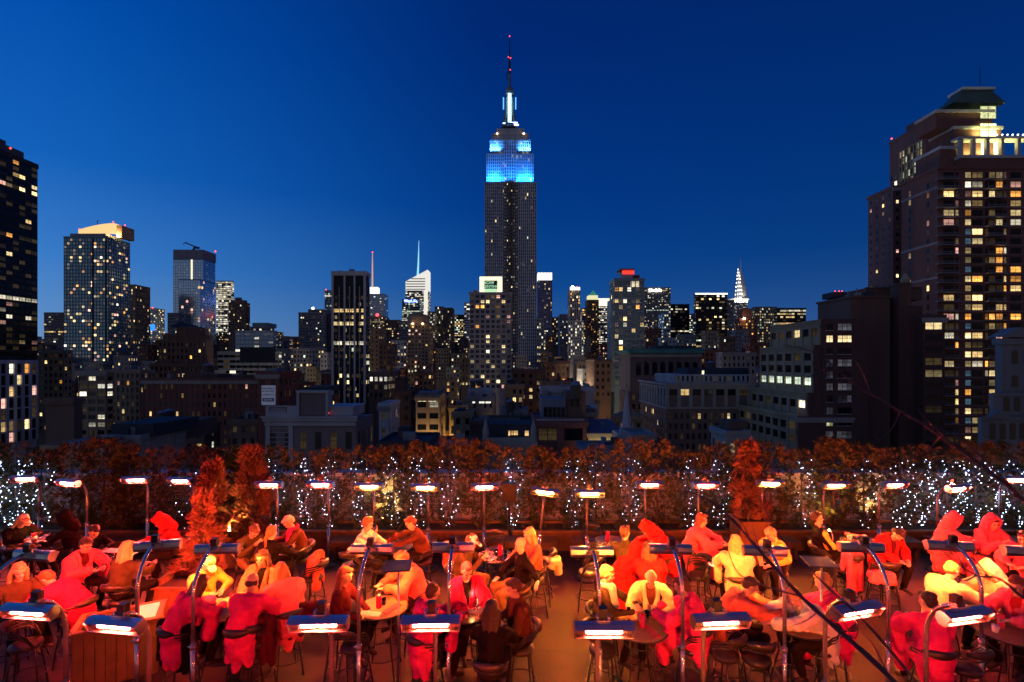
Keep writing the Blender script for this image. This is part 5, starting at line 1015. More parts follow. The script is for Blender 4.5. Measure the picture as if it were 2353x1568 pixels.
uplight(526, 1222, 12.0, 260, 'small yellow spotlight shining up into the tall conifers', (.1, .4, 1)); uplight(1906, 1222, 13.0, 110, 'small yellow spotlight at the foot of the hedge behind the man in the striped jacket'); uplight(880, 1192, 13.6, 120, 'small yellow spotlight glowing on the white brick wall', (0, .8, .5)); uplight(2010, 1180, 13.7, 60, 'small yellow spotlight low behind the hedge near the hooded guests', (.4, .8, .4))
# dark box speaker in the hedge
p = W(1170, 1135, 13.1); t = empty('loudspeaker', (p.x, 13.0, 0)); tag(t, 'dark boxy loudspeaker on a post amid the hedge', 'loudspeaker'); q = MB(); q.box(-.19, .19, -.14, .14, 1.35, 1.83); q.box(-.15, .15, -.146, -.141, 1.39, 1.78); q.build('cabinet', BLACKM, t); q = MB(); q.tube([(0, 0, 0), (0, 0, 1.349)], .03, 8); q.build('post', BLACKM, t)
# ---- bar stools and tables
PADM = mat('black_vinyl', (.030, .022, .014), .33, 0, .2, 6, spec=.6)
def stool_proto():
    t = empty('bar_stool', (0, -40, 0))
    MB().lathe([(.15, .685), (.19, .70), (.205, .735), (.195, .765), (.14, .782), (.0, .786)], n=24).build('seat', PADM, t, True)
    for sx in (-1, 1):
        for sy in (-1, 1): MB().tube([(sx * .12, sy * .12, .70), (sx * .155, sy * .155, .45), (sx * .20, sy * .20, 0)], .0135, 8).build('leg', BLACKM, t, True)
    MB().loop((0, 0, .27), .235, .011).build('foot_ring', BLACKM, t, True)
    q = MB()
    for dz, rr in ((.0, .215), (.045, .225), (.09, .235)):
        pts = [(-.17, -.14, .72), (-.215, -.06, .86 + dz * .6)] + [(rr * 1.06 * math.sin(R(a)), .02 + rr * (math.cos(R(a)) if abs(a) < 90 else math.cos(R(a))), .93 + dz + .02 * math.cos(R(a))) for a in range(-85, 86, 17)] + [(.215, -.06, .86 + dz * .6), (.17, -.14, .72)]
        q.tube(pts, .012, 7)
    q.build('back_frame', BLACKM, t, True)
    q = MB(); pts = [(.26 * math.sin(R(a)), .03 + .25 * math.cos(R(a)), 1.06) for a in range(-52, 53, 13)]
    i0 = len(q.v); q.tube(pts, [.012, .03, .042, .048, .05, .048, .042, .03, .012], 10); q.v = [(x, y, 1.06 + (z - 1.06) * 1.25) for x, y, z in q.v]; q.build('backrest', PADM, t, True)
    return t
STOOL = stool_proto(); n_st = [0]
def stool(x, y, rz, lab, tip=0):
    o = STOOL if n_st[0] == 0 else copy_tree(STOOL); n_st[0] += 1; o.location = (x, y, 0); o.rotation_euler = (0, 0, rz); tag(o, lab, 'bar stool', 'bar stools on the terrace'); return o
TTOP = mat('table_laminate', (.30, .20, .08), .34, 0, .3, 9, .08, spec=.5); TDARK = mat('table_dark', (.07, .045, .03), .25, 0, .3, 9, .08, spec=.6)
def table(x, y, r, m, lab, h=1.05):
    t = empty('bar_table', (x, y, 0)); tag(t, lab, 'table', 'round bar tables')
    MB().lathe([(r * .97, h - .03), (r, h - .022), (r, h - .006), (r * .985, h)], n=48).build('tabletop', m, t); MB().loop((0, 0, h - .016), r + .004, .012, 48, 8).build('edge_band', BLACKM, t, True)
    for sx in (-1, 1):
        for sy in (-1, 1): MB().tube([(sx * r * .45, sy * r * .45, h - .031), (sx * r * .42, sy * r * .42, .5), (sx * r * .62, sy * r * .62, 0)], .014, 8).build('leg', BLACKM, t, True)
    MB().loop((0, 0, .30), r * .72, .011, 36).build('foot_ring', BLACKM, t, True); MB().loop((0, 0, .82), r * .58, .009, 36).build('brace_ring', BLACKM, t, True)
    return t
TB = {}
for k, px, py, r, m, lab in (('a', 880, 1394, .39, TTOP, 'round golden-lit bar table with a red candle glass and two menus'), ('b', 1072, 1400, .42, TDARK, 'dark round bar table before the woman in the black coat'), ('c', 1139, 1277, .36, TDARK, 'dark round bar table set with a martini glass and red candle'), ('d', 906, 1257, .38, TDARK, 'dark round bar table holding one tall beer glass'), ('e', 1469, 1440, .41, TTOP, 'round brown bar table with champagne flute and red candle glass'), ('f', 1832, 1430, .44, TTOP, 'round bar table with green-gold glow and plates of food'), ('g', 1980, 1244, .40, TDARK, 'bar table with two white mugs and a red menu'), ('h', 2290, 1268, .46, TDARK, 'bar table with a bright stack of white menus'), ('i', 78, 1244, .50, TDARK, 'wide dark bar table with a glowing red candle and menus'), ('j', 262, 1276, .40, TDARK, 'bar table with an open white menu held above it'), ('k', 662, 1258, .38, TDARK, 'bar table carrying two stacked white cups'), ('l', 520, 1398, .42, TTOP, 'bar table ringed by guests in pink hooded robes'), ('m', 42, 1380, .42, TTOP, 'bar table crowded with glasses near the cedar planter'), ('n', 1404, 1243, .36, TDARK, 'bar table with a tall red candle glass by the hedge bench'), ('o', 1672, 1296, .38, TDARK, 'bar table among three guests in pink and cream robes'), ('p', 2318, 1452, .40, TTOP, 'bar table with a paper cup under the rightmost large heater')):
    p = at_h(px, py, 1.05); TB[k] = (p.x, p.y, r); table(p.x, p.y, r, m, lab)

# ---- small things on the tables
GLS = mat('clear_glass', (.95, .97, 1), .03, 0, 0, trans=1); REDG = mat('red_glass_glow', (.75, .02, .05), .12, 0, 0, trans=.55, emit=(1, .02, .05), es=.12)  # candle glow put into the red glass as emission
def on(tk, ax, ay): x, y, r = TB[tk]; return Vector((x + ax * r, y + ay * r, 1.0505))
def candle(tk, ax, ay, lab, lit=False):
    t = empty('candle_glass', on(tk, ax, ay)); tag(t, lab, 'candle glass', 'red candle glasses on the tables')
    MB().lathe([(.042, 0), (.044, .02), (.044, .19), (.040, .19), (.040, .012), (.0, .012)], n=20).build('glass', REDG, t, True); MB().lathe([(.034, .014), (.034, .06)], n=14).build('wax', mat('wax', (.8, .6, .4), .6, 0, 0), t)
    if lit:
        MB().ball((0, 0, .085), (.012, .012, .022), 8, 6).build('flame', glow('flame', (1, .5, .1), 60), t); l = bpy.data.lights.new('candle_light', 'POINT'); l.energy = 4; l.color = (1, .45, .12); l.shadow_soft_size = .02; o = bpy.data.objects.new('candle_light', l); COL.objects.link(o); o.parent = t; o.location = (0, 0, .24)
def glassware(kind, tk, ax, ay, lab):
    t = empty(kind, on(tk, ax, ay)); tag(t, lab, 'glass', None)
    if kind == 'tumbler': MB().lathe([(.03, 0), (.036, .11), (.033, .11), (.028, .012), (0, .012)], n=18).build('bowl', GLS, t, True); MB().lathe([(.027, .013), (.031, .07)], n=14).build('drink', mat('amber_drink', (.6, .3, .08), .2, 0, 0), t, True)
    elif kind == 'martini_glass': MB().lathe([(.04, 0), (.04, .004), (.006, .012), (.005, .10), (.058, .17), (.055, .17), (.0, .106)], n=20).build('bowl', GLS, t, True); MB().lathe([(.002, .108), (.047, .160)], n=18).build('drink', mat('pale_drink', (.8, .75, .5), .2, 0, 0), t, True)
    elif kind == 'champagne_flute': MB().lathe([(.036, 0), (.036, .004), (.006, .01), (.005, .08), (.026, .12), (.03, .21), (.028, .21), (.02, .12), (0, .086)], n=18).build('bowl', GLS, t, True); MB().lathe([(.004, .088), (.019, .12), (.025, .17)], n=14).build('drink', mat('champagne', (.9, .7, .25), .2, 0, 0), t, True)
    elif kind == 'beer_glass': MB().lathe([(.032, 0), (.036, .16), (.033, .16), (.029, .01), (0, .01)], n=18).build('bowl', GLS, t, True); MB().lathe([(.028, .011), (.032, .12)], n=14).build('beer', mat('beer', (.8, .42, .06), .2, 0, 0), t, True); MB().lathe([(.032, .121), (.033, .15)], n=14).build('foam', mat('foam', (.85, .8, .7), .8, 0, 0), t)
    elif kind == 'mug':
        MB().lathe([(.034, 0), (.04, .02), (.042, .10), (.038, .10), (.035, .012), (0, .012)], n=20).build('cup', mat('china', (.8, .76, .7), .3, 0, 0), t, True); q = MB(); q.tube([(.04, 0, .08), (.066, 0, .07), (.066, 0, .04), (.04, 0, .03)], .006, 6); q.build('handle', MATS['china'], t, True)
    return t
def menu(tk, ax, ay, rz, m, lab, w=.12, l=.30, dz=0, name='menu_card'):
    t = empty(name, on(tk, ax, ay) + Vector((0, 0, dz)), R(rz)); tag(t, lab, 'menu', None); MB().box(-w / 2, w / 2, -l / 2, l / 2, 0, .012).build('cover', m, t)
    q = MB()
    for k in range(9): q.box(-w * .36, w * (.1 + .25 * ((k * 7) % 3) / 2), l * (.38 - k * .09), l * (.395 - k * .09), .012, .0125)
    q.build('printed_lines', mat('menu_print', (.25, .1, .08), .6, 0, 0), t)
RM = mat('menu_red', (.62, .07, .10), .45, 0, .15, 20); WM = mat('menu_white', (.78, .72, .64), .5, 0, .1, 20)
candle('a', -.15, -.1, 'dark red candle glass on the golden-lit table'); glassware('tumbler', 'a', .0, .15, 'water tumbler just behind the candle glass on the golden table'); menu('a', -.35, -.62, 80, WM, 'pale menu lying at the near edge of the golden table', .13, .33); menu('a', .42, -.2, -28, RM, 'pink menu standing aslant on the golden table', .12, .34)
candle('b', .22, .05, 'lit candle glass glowing on the dark table before the black coat', True); glassware('tumbler', 'b', .0, .3, 'tumbler with straws beside the lit candle glass'); glassware('tumbler', 'b', -.6, -.15, 'tumbler at the edge of the dark table near the chrome poles'); menu('b', -.1, -.4, 15, RM, 'red menu flat on the dark table before the black coat')
glassware('martini_glass', 'c', -.55, -.05, 'martini glass at the near edge of its table'); candle('c', .25, .1, 'bright red candle glass beside the martini'); glassware('tumbler', 'c', .55, -.1, 'amber tumbler next to the martini table candle'); glassware('tumbler', 'c', .05, .1, 'tall dark tumbler behind the martini table candle'); menu('c', -.15, -.5, -35, WM, 'slim menu on the martini table', .06, .22)
glassware('beer_glass', 'd', -.1, .0, 'tall beer glass standing alone on the dark table'); menu('d', -.6, -.6, 20, WM, 'white menu sheet under the blue-hooded heater', .14, .24)
glassware('champagne_flute', 'e', -.3, .35, 'champagne flute on the brown table'); candle('e', .1, -.05, 'unlit red candle glass on the brown table'); menu('e', .35, -.35, 16, RM, 'red menu on the brown table by the candle glass', .12, .36); glassware('tumbler', 'e', .45, .62, 'small tumbler at the far edge of the brown table')
candle('f', .05, .3, 'red candle glass among the food plates'); glassware('tumbler', 'f', -.35, .15, 'dark tumbler near the blurred arms over the food table')
for q_, (ax, ay) in enumerate(((-.3, -.3), (.25, -.1))): t = empty('plate', on('f', ax, ay)); tag(t, ('white plate with scraps nearest the pole', 'white plate next to the red candle on the food table')[q_], 'plate'); MB().lathe([(.05, 0), (.09, .012), (.11, .022), (.105, .024), (.05, .006), (0, .006)], n=24).build('dish', mat('china', (.8, .76, .7), .3, 0, 0), t, True); MB().ball((0, .01, .02), (.05, .04, .018), 10, 6).build('food', mat('food', (.35, .2, .06), .6, 0, .4, 30), t, True)
glassware('mug', 'g', -.55, .2, 'white mug beside the man in the striped track jacket'); glassware('mug', 'g', .35, .25, 'white mug beside the guest bowed in dark red'); menu('g', .0, .5, 60, RM, 'red menu leaning behind the white mugs', .14, .4, .06)
menu('h', .15, -.25, 65, WM, 'bright white stack of menus on the table of the hooded guests', .16, .36, .0, 'menu_stack'); candle('h', -.45, .2, 'red candle glass beside the hooded guest with a phone')
candle('i', .1, -.1, 'glowing lit red candle glass on the wide dark table', True); menu('i', -.3, -.3, 70, RM, 'pink menu beside the glowing candle on the wide table'); menu('i', .45, -.1, 75, WM, 'cream menu on the wide dark table', .12, .26); glassware('tumbler', 'i', .7, .3, 'amber tumbler at the far rim of the wide table'); glassware('tumbler', 'i', .4, .45, 'clear tumbler behind the cream menu')
menu('j', .1, -.2, 80, WM, 'open white menu tilted over the table of the blond guest', .2, .34, .12)
for k in range(2): t = glassware('mug', 'k', .35, -.2, ('lower white cup of a stacked pair', 'upper white cup of a stacked pair')[k]); t.location.z += k * .095
glassware('tumbler', 'm', .3, .2, 'tumbler with golden drink by the pink candle glass'); glassware('tumbler', 'm', .55, .35, 'second golden tumbler at the far rim near the red hoodie'); candle('m', .45, -.1, 'pink-red candle glass among the golden tumblers'); menu('m', .8, .3, 30, WM, 'white card standing beside the golden tumblers', .1, .2, .1)
candle('n', -.2, .1, 'tall dark red candle glass by the hedge bench'); candle('l', .1, .2, 'red candle glass amid the pink robed guests'); candle('p', .0, .3, 'red candle glass under the rightmost large heater'); glassware('mug', 'p', -.5, .0, 'white cup under the rightmost large heater')

# ---- flat square panels on thin poles
for px, py, rz, lab in ((913, 1300, 6, 'dark blue square panel on a thin pole behind the golden table'), (1883, 1291, -10, 'dark blue square panel on a thin pole beside the pink robes')):
    p = at_h(px, py, 2.0); t = empty('panel_stand', (p.x, p.y, 0), R(rz)); tag(t, lab, 'panel stand', 'square panels on poles')
    q = MB(); q.tube([(.02, -.02, 0), (.02, -.02, 1.98)], .016, 10); q.build('pole', STEEL, t, True); q = MB(); q.box(-.205, .205, -.2, .2, 1.985, 2.005); q.build('panel', mat('navy_panel', (.03, .045, .09), .35, 0, .5, 12, .1), t); q = MB(); q.lathe([(.2, 0), (.2, .02), (.03, .03)], n=24); q.build('base', BLACKM, t)

# ---- bare branches of a little tree close to the lens
t = empty('bare_tree', (2.9, 1.9, 0)); tag(t, 'leafless dark tree reaching in from the lower corner, out of focus', 'bare tree')
TW = mat('twig_bark', (.10, .055, .075), .7, 0, .3, 30, .3); o0 = Vector(t.location)
def br(pts, r0, r1, nm='branch'):
    P_ = [W(x, y, z) - o0 for x, y, z in pts]; n = len(P_); fine = []
    for i in range(n - 1):
        for k in range(5):
            a, b = P_[i], P_[i + 1]; m0 = (P_[min(i + 1, n - 1)] - P_[max(i - 1, 0)]) * .5; m1 = (P_[min(i + 2, n - 1)] - a) * .5; s = k / 5
            fine.append(a * (2 * s ** 3 - 3 * s * s + 1) + m0 * (s ** 3 - 2 * s * s + s) + b * (-2 * s ** 3 + 3 * s * s) + m1 * (s ** 3 - s * s))
    fine.append(P_[-1]); k = len(fine); q = MB(); q.tube(fine, [(r0 + (r1 - r0) * i / (k - 1)) * .58 * (1 + .16 * math.sin(i * 2.1)) for i in range(k)], 8); q.build(nm, TW, t, True)
q = MB(); J = W(2230, 1760, 1.75) - o0; K = W(2560, 1420, 1.9) - o0; q.tube([(0, 0, 0), (-.05, -.05, 2.0), tuple(J)], [.05, .035, .02], 8); q.tube([(-.05, -.05, 2.0), (0.1, .0, 3.0), tuple(K)], [.035, .03, .02], 8); q.build('trunk', TW, t, True)
br([(2230, 1760, 1.75), (2040, 1552, 1.8), (1917, 1440, 1.85), (1840, 1370, 1.9), (1755, 1276, 1.95), (1680, 1192, 2.0), (1630, 1150, 2.0), (1575, 1128, 2.05)], .019, .004)
br([(1840, 1370, 1.9), (1776, 1353, 1.95), (1715, 1330, 1.97), (1690, 1308, 2.0), (1672, 1262, 2.0)], .008, .003); br([(1752, 1274, 1.95), (1738, 1240, 2), (1728, 1205, 2)], .006, .002); br([(1917, 1440, 1.85), (1965, 1466, 1.9), (1972, 1420, 1.9)], .007, .002)
br([(2560, 1420, 1.9), (2440, 1260, 1.9), (2353, 1150, 1.95), (2230, 1052, 2.0), (2120, 975, 2.05), (2040, 928, 2.1), (1960, 880, 2.1), (1880, 815, 2.15), (1800, 792, 2.2)], .017, .0025); br([(2200, 1032, 2.0), (2150, 985, 2.0), (2118, 952, 2.0), (2108, 938, 2)], .007, .003); br([(2353, 1150, 1.95), (2290, 1085, 1.95), (2200, 1005, 2.0), (2110, 968, 2.05)], .009, .005)
br([(2560, 1420, 1.9), (2420, 1400, 1.9), (2353, 1374, 1.9), (2318, 1345, 1.9), (2290, 1328, 1.9), (2244, 1322, 1.92), (2195, 1292, 1.95), (2158, 1258, 2)], .013, .003); br([(2244, 1322, 1.92), (2215, 1335, 1.93), (2180, 1332, 1.95)], .006, .002); br([(2040, 1552, 1.8), (2005, 1480, 1.85), (1960, 1440, 1.9)], .006, .002)

tr = random.Random(8)
for x, y, z in ((1880, 1405, 1.87), (1800, 1325, 1.93), (1720, 1235, 1.97), (1650, 1165, 2.0), (1960, 1475, 1.83), (2300, 1110, 1.95), (2160, 1005, 2.05), (2070, 945, 2.08), (2000, 905, 2.1), (1910, 838, 2.13), (2270, 1325, 1.91), (2215, 1305, 1.94)):
    dx_, dy_ = tr.uniform(-60, -15), tr.choice((-1, 1)) * tr.uniform(25, 70)
    br([(x, y, z), (x + dx_ * .45, y + dy_ * .6, z + .03), (x + dx_, y + dy_, z + .02), (x + dx_ * 1.5, y + dy_ * 1.2, z + .05)], .0045, .0012)
br([(2150, 1620, 1.8), (1990, 1432, 1.86), (1900, 1348, 1.9), (1815, 1262, 1.95), (1770, 1195, 2.0), (1742, 1140, 2.05)], .010, .002); br([(1815, 1262, 1.95), (1768, 1250, 2.0), (1722, 1222, 2.03)], .004, .0015)
br([(2353, 1150, 1.95), (2270, 1110, 1.98), (2190, 1070, 2.0), (2120, 1058, 2.05)], .006, .0015); br([(2440, 1260, 1.9), (2350, 1230, 1.95), (2290, 1180, 2.0), (2245, 1105, 2.05)], .006, .0015)
# ================================================================ people
FOLD = bpy.data.textures.new('folds', 'CLOUDS'); FOLD.noise_scale = .16; FOLD.noise_depth = 1
FOLDB = bpy.data.textures.new('blanket_folds', 'CLOUDS'); FOLDB.noise_scale = .22; FOLDB.noise_depth = 2
STR = bpy.data.textures.new('strands', 'CLOUDS'); STR.noise_scale = .035; STR.noise_depth = 1
def soften(o, vox, sm=4, disp=None, ds=.0):
    m = o.modifiers.new('remesh', 'REMESH'); m.mode = 'VOXEL'; m.voxel_size = vox; m.use_smooth_shade = True
    m = o.modifiers.new('smooth', 'SMOOTH'); m.factor = .5; m.iterations = sm
    if disp: m = o.modifiers.new('folds', 'DISPLACE'); m.texture = disp; m.strength = ds; m.mid_level = .5; m.texture_coords = 'GLOBAL'
def cloth(name, c, rough=.9, bump=.3, sheen=0): return mat('cloth_' + name, c, rough, 0, .42, 7, bump, spec=.08, sheen=sheen, bscale=70)
SKIN = {'fair': mat('skin_fair', (.62, .36, .26), .5, 0, .08, 12), 'tan': mat('skin_tan', (.50, .28, .19), .5, 0, .08, 12)}
HAIRC = {k: mat('hair_' + k, c, .5, 0, .35, 25, .4, bscale=80) for k, c in {'dark': (.030, .016, .012), 'brown': (.10, .045, .022), 'auburn': (.22, .06, .03), 'blond': (.55, .33, .12), 'grey': (.42, .36, .33), 'ginger': (.30, .12, .04)}.items()}
CL_ = {'dark': cloth('black', (.009, .006, .007)), 'brown': cloth('brown', (.12, .035, .02)), 'olive': cloth('olive', (.07, .05, .022)), 'maroon': cloth('maroon', (.09, .010, .016)), 'red': cloth('red', (.55, .018, .022)), 'crimson': cloth('crimson', (.60, .012, .07)),
       'pink': cloth('hot_pink', (.78, .03, .17)), 'rose': cloth('rose', (.80, .10, .16)), 'salmon': cloth('salmon', (.75, .14, .09)), 'cream': cloth('cream', (.82, .58, .32)), 'white': cloth('white', (.84, .76, .6)), 'yellow': cloth('yellow', (.75, .46, .08)), 'jeans': cloth('denim', (.05, .04, .06)), 'trouser': cloth('trouser', (.016, .011, .012)), 'khaki': cloth('khaki', (.22, .13, .06))}
EYEM = mat('eye', (.02, .015, .012), .2, 0, 0); LIP = mat('lip', (.42, .13, .11), .5, 0, 0); SHOE = mat('shoe_leather', (.03, .022, .02), .4, 0, .2, 10)

def hand(mb, w, d, across, nrm, curl=.5, s=1.0):
    d = Vector(d).normalized(); across = Vector(across); across = (across - d * across.dot(d)).normalized(); nrm = d.cross(across) if nrm is None else nrm
    M = Matrix((across, d, nrm)).transposed()
    w = Vector(w); mb.ball(w + d * .048 * s, (.042 * s, .056 * s, .020 * s), 12, 8, 0, M)
    for k, (o, l) in enumerate(((-.030, .062), (-.010, .074), (.011, .070), (.030, .054))):
        a = w + d * .09 * s + across * o * s; d1 = (d - nrm * curl * .7 + across * o * 2).normalized(); b = a + d1 * l * .55 * s; d2 = (d - nrm * curl * 1.9).normalized(); c = b + d2 * l * .5 * s
        mb.cap(a - d * .02, b, .0105 * s, .0095 * s, 8); mb.cap(b, c, .0095 * s, .008 * s, 8)
    a = w + d * .02 * s + across * -.034 * s; b = a + (d * .55 - across * .75 - nrm * .3).normalized() * .042 * s; c = b + (d * .85 - across * .25 - nrm * .4).normalized() * .032 * s
    mb.cap(a, b, .013 * s, .0115 * s, 8); mb.cap(b, c, .0115 * s, .009 * s, 8)

ARMS = {  # (elbow R, wrist R, elbow L, wrist L) in the seated person's own frame: -y is ahead
    'table': ((-.27, -.20, 1.10), (-.10, -.44, 1.11), (.27, -.20, 1.10), (.11, -.42, 1.11)),
    'lap': ((-.28, -.08, 1.06), (-.10, -.34, .96), (.28, -.08, 1.06), (.10, -.34, .96)),
    'phone': ((-.25, -.20, 1.06), (-.055, -.36, 1.22), (.25, -.20, 1.06), (.055, -.36, 1.22)),
    'drink': ((-.25, -.30, 1.16), (-.06, -.27, 1.37), (.27, -.20, 1.10), (.12, -.42, 1.10)),
    'reach': ((-.24, -.34, 1.16), (-.12, -.62, 1.12), (.24, -.32, 1.16), (.10, -.60, 1.12)),
    'aside': ((-.27, -.16, 1.08), (-.12, -.38, .97), (.40, .10, 1.16), (.62, .05, 1.12)),
    'stand': ((-.27, .02, 1.22), (-.22, -.2, 1.10), (.27, .02, 1.22), (.20, -.22, 1.12)),
}
def person(px, py, yaw, lean, label, short, hair, hc, top, blanket=None, pose='table', nod=18, turn=0, stand=False, skin='fair', legs='trouser', hood=None, scarf=None, hat=None, wrap='shawl', st=True, stlab=None, glasses=False, tilt=0, stripes=False, scale=1.08):
    a = R(lean); T = Matrix.Rotation(a, 3, 'X'); P_ = Vector((0, .03, .97 if stand else .84))
    up = T @ Vector((0, 0, 1)); fw = T @ Vector((0, -1, 0)); X = Vector((1, 0, 0))
    tl = lambda x, y, z: P_ + T @ Vector((x, y, z))                    # torso frame: origin at the pelvis
    Nk = tl(0, .0, .50); HM = T @ Matrix.Rotation(R(turn), 3, 'Z') @ Matrix.Rotation(R(nod), 3, 'X') @ Matrix.Rotation(R(tilt), 3, 'Y')
    Hc = Nk + (T @ Matrix.Rotation(R(nod * .6), 3, 'X')) @ Vector((0, -.01, .185)); hl = lambda x, y, z: Hc + HM @ Vector((x, y, z))
    Rz = Matrix.Rotation(R(yaw), 3, 'Z'); ho = Rz @ Hc * scale
    Zp = (EYE - Hc.z * scale) * F / (py - HY); base = Vector(((px - CX) * Zp / F - ho.x, Zp - ho.y, 0))
    B = MB()
    B.ball(tl(0, .01, .0), (.155, .115, .12), 14, 10, 0, T); B.cap(tl(0, .0, .05), tl(0, .01, .26), .115, .12, 14); B.ball(tl(0, .0, .33), (.155, .105, .17), 14, 10, 0, T)
    B.cap(Nk - up * .03, Hc - up * .02, .056, .05, 12)
    B.ball(hl(0, .012, .025), (.076, .094, .098), 16, 12, 0, HM); B.ball(hl(0, -.025, -.055), (.056, .066, .062), 14, 10, 0, HM); B.cap(hl(0, -.084, .005), hl(0, -.104, -.028), .009, .015, 8); B.ball(hl(0, -.066, -.098), (.028, .024, .020), 10, 8, 0, HM); B.ball(hl(0, -.078, .034), (.05, .018, .014), 10, 6, 0, HM)
    for sx in (-1, 1): B.ball(hl(sx * .078, .012, -.01), (.011, .020, .032), 8, 6, 0, HM); B.ball(hl(sx * .036, -.066, -.02), (.026, .024, .026), 10, 6, 0, HM)
    eR, wR, eL, wL = (Vector(v) for v in ARMS[pose]); sh = up * 0 + Vector((0, -math.sin(a) * .26, -.10 * (1 - math.cos(a))))
    dz = Vector((0, 0, .10 if stand else 0)); arms = []
    for sx, e, w in ((-1, eR, wR), (1, eL, wL)):
        S = tl(sx * .175, .0, .435); e = e + sh + dz; w = w + sh * .85 + dz; arms.append((sx, S, e, w)); B.cap(S, e, .052, .042, 12); B.cap(e, w, .042, .028, 12)
        hd = (w - e).normalized(); hd = (hd + Vector((-sx * .35, -.3, -.12 if pose != 'drink' and pose != 'phone' else .3))).normalized(); hand(B, w - hd * .005, hd, Vector((sx, -.15, .0)) if pose != 'phone' else Vector((sx * .3, -.2, 1)), None, .75 if pose in ('phone', 'drink') else .45)
    lg = []
    for sx in (-1, 1):
        hip = P_ + Vector((sx * .095, -.01, -.01))
        if stand: kn = Vector((sx * .10, -.01, .50)); an = Vector((sx * .11, .02, .09)); toe = an + Vector((sx * .03, -.15, -.05))
        else: kn = Vector((sx * .15, -.43, .80)); an = Vector((sx * .13, -.30, .38)); toe = an + Vector((sx * .02, -.15, -.055))
        lg.append((hip, kn, an, toe)); B.cap(hip, kn, .082, .058, 12); B.cap(kn, an, .056, .036, 12); B.cap(an, toe, .035, .028, 10)
    body = B.build('person', SKIN[skin]); soften(body, .0125, 3); tag(body, label, 'person'); body.location = base; body.rotation_euler = (0, 0, R(yaw)); body.scale = (scale,) * 3
    def child(mb, nm, m, vox=None, sm=4, disp=None, ds=0, smooth=True):
        o = mb.build(nm, m, body, smooth)
        if vox: soften(o, vox, sm, disp, ds)
        return o
    ay = (yaw + turn + 180) % 360 - 180
    if abs(ay) < 115:
        for sx in (-1, 1):
            child(MB().ball(hl(sx * .034, -.0855, .006), (.0135, .008, .0085), 8, 6, 0, HM), 'eye', EYEM); child(MB().cap(hl(sx * .018, -.096, .031), hl(sx * .05, -.084, .032), .0055, .004, 6), 'eyebrow', HAIRC[hc])
        child(MB().cap(hl(-.024, -.086, -.066), hl(.024, -.086, -.066), .007, .007, 6), 'lips', LIP)
    if glasses:
        q = MB()
        for sx in (-1, 1): pts = [hl(sx * .036 + .027 * math.cos(R(t)), -.098, .004 + .021 * math.sin(R(t))) for t in range(0, 361, 30)]; q.tube(pts, .003, 5); q.tube([hl(sx * .062, -.095, .006), hl(sx * .08, .0, .006)], .0025, 5)
        q.tube([hl(-.01, -.1, .006), hl(.01, -.1, .006)], .003, 5); child(q, 'glasses', BLACKM)
    # ---- hair
    q = MB(); hs = None
    if hair == 'fringe': q.ball(hl(0, .07, -.02), (.07, .045, .05), 12, 8, 0, HM); [q.ball(hl(s_ * .07, .03, -.01), (.02, .05, .04), 8, 6, 0, HM) for s_ in (-1, 1)]
    elif hair != 'none' and hair != 'bald':
        q.ball(hl(0, .032, .045), (.086, .092, .088), 14, 10, 0, HM); q.ball(hl(0, .062, .0), (.078, .066, .085), 14, 10, 0, HM); q.ball(hl(0, -.045, .095), (.062, .045, .03), 10, 8, 0, HM)
        if hair == 'curly':
            rr = random.Random(int(px)); 
            for _ in range(26): t = rr.uniform(0, 6.28); e_ = rr.uniform(-.2, 1.3); v = Vector((math.cos(t) * math.cos(e_) * .095, abs(math.sin(t)) * math.cos(e_) * .1 - .02, math.sin(e_) * .1 + .02)); q.ball(hl(*v), rr.uniform(.026, .036), 8, 6)
        if hair in ('long', 'ponytail', 'shoulder'):
            dn = Vector((0, 0, -1)); L_ = {'long': .34, 'shoulder': .18, 'ponytail': .26}[hair]
            bk = hl(0, .085, -.02); 
            if hair == 'ponytail': q.cap(hl(0, .09, .02), bk + T @ Vector((.02, .06, -.08)), .03, .034); q.cap(bk + T @ Vector((.02, .06, -.08)), bk + T @ Vector((.03, .03, -L_)), .034, .015)
            else:
                for s_, yy, rr_ in ((-.055, .075, .042), (0, .09, .046), (.055, .075, .042), (-.085, .02, .03), (.085, .02, .03)): p0 = hl(s_, yy - .01, .0); q.cap(p0, p0 + T @ Vector((s_ * .35, .035, -L_ * (1 if yy > .05 else .85))), rr_, rr_ * .72)
        if hair == 'bun': q.ball(hl(0, .10, .085), .042, 12, 8); q.ball(hl(.03, .12, .06), .03, 10, 8)
    if q.v: child(q, 'hair', HAIRC[hc], .013, 3, STR, .016)
    # ---- jacket
    J = MB(); J.ball(tl(0, .01, .02), (.175, .14, .13), 14, 10, 0, T); J.cap(tl(0, .005, .05), tl(0, .01, .28), .145, .155, 16); J.ball(tl(0, .005, .35), (.195, .135, .16), 16, 10, 0, T); J.cap(tl(-.14, .005, .44), tl(.14, .005, .44), .075, .075, 12); J.cap(Nk - up * .05, Nk + up * .015, .085, .068, 14)
    for sx, S, e, w in arms: J.cap(S, e, .075, .060, 12); J.cap(e, e + (w - e) * .9, .060, .044, 12)
    if stand: J.cap(tl(0, .01, .02), tl(0, .01, -.12), .16, .165, 14)
    child(J, 'jacket', CL_[top], .017, 2, FOLD, .045)
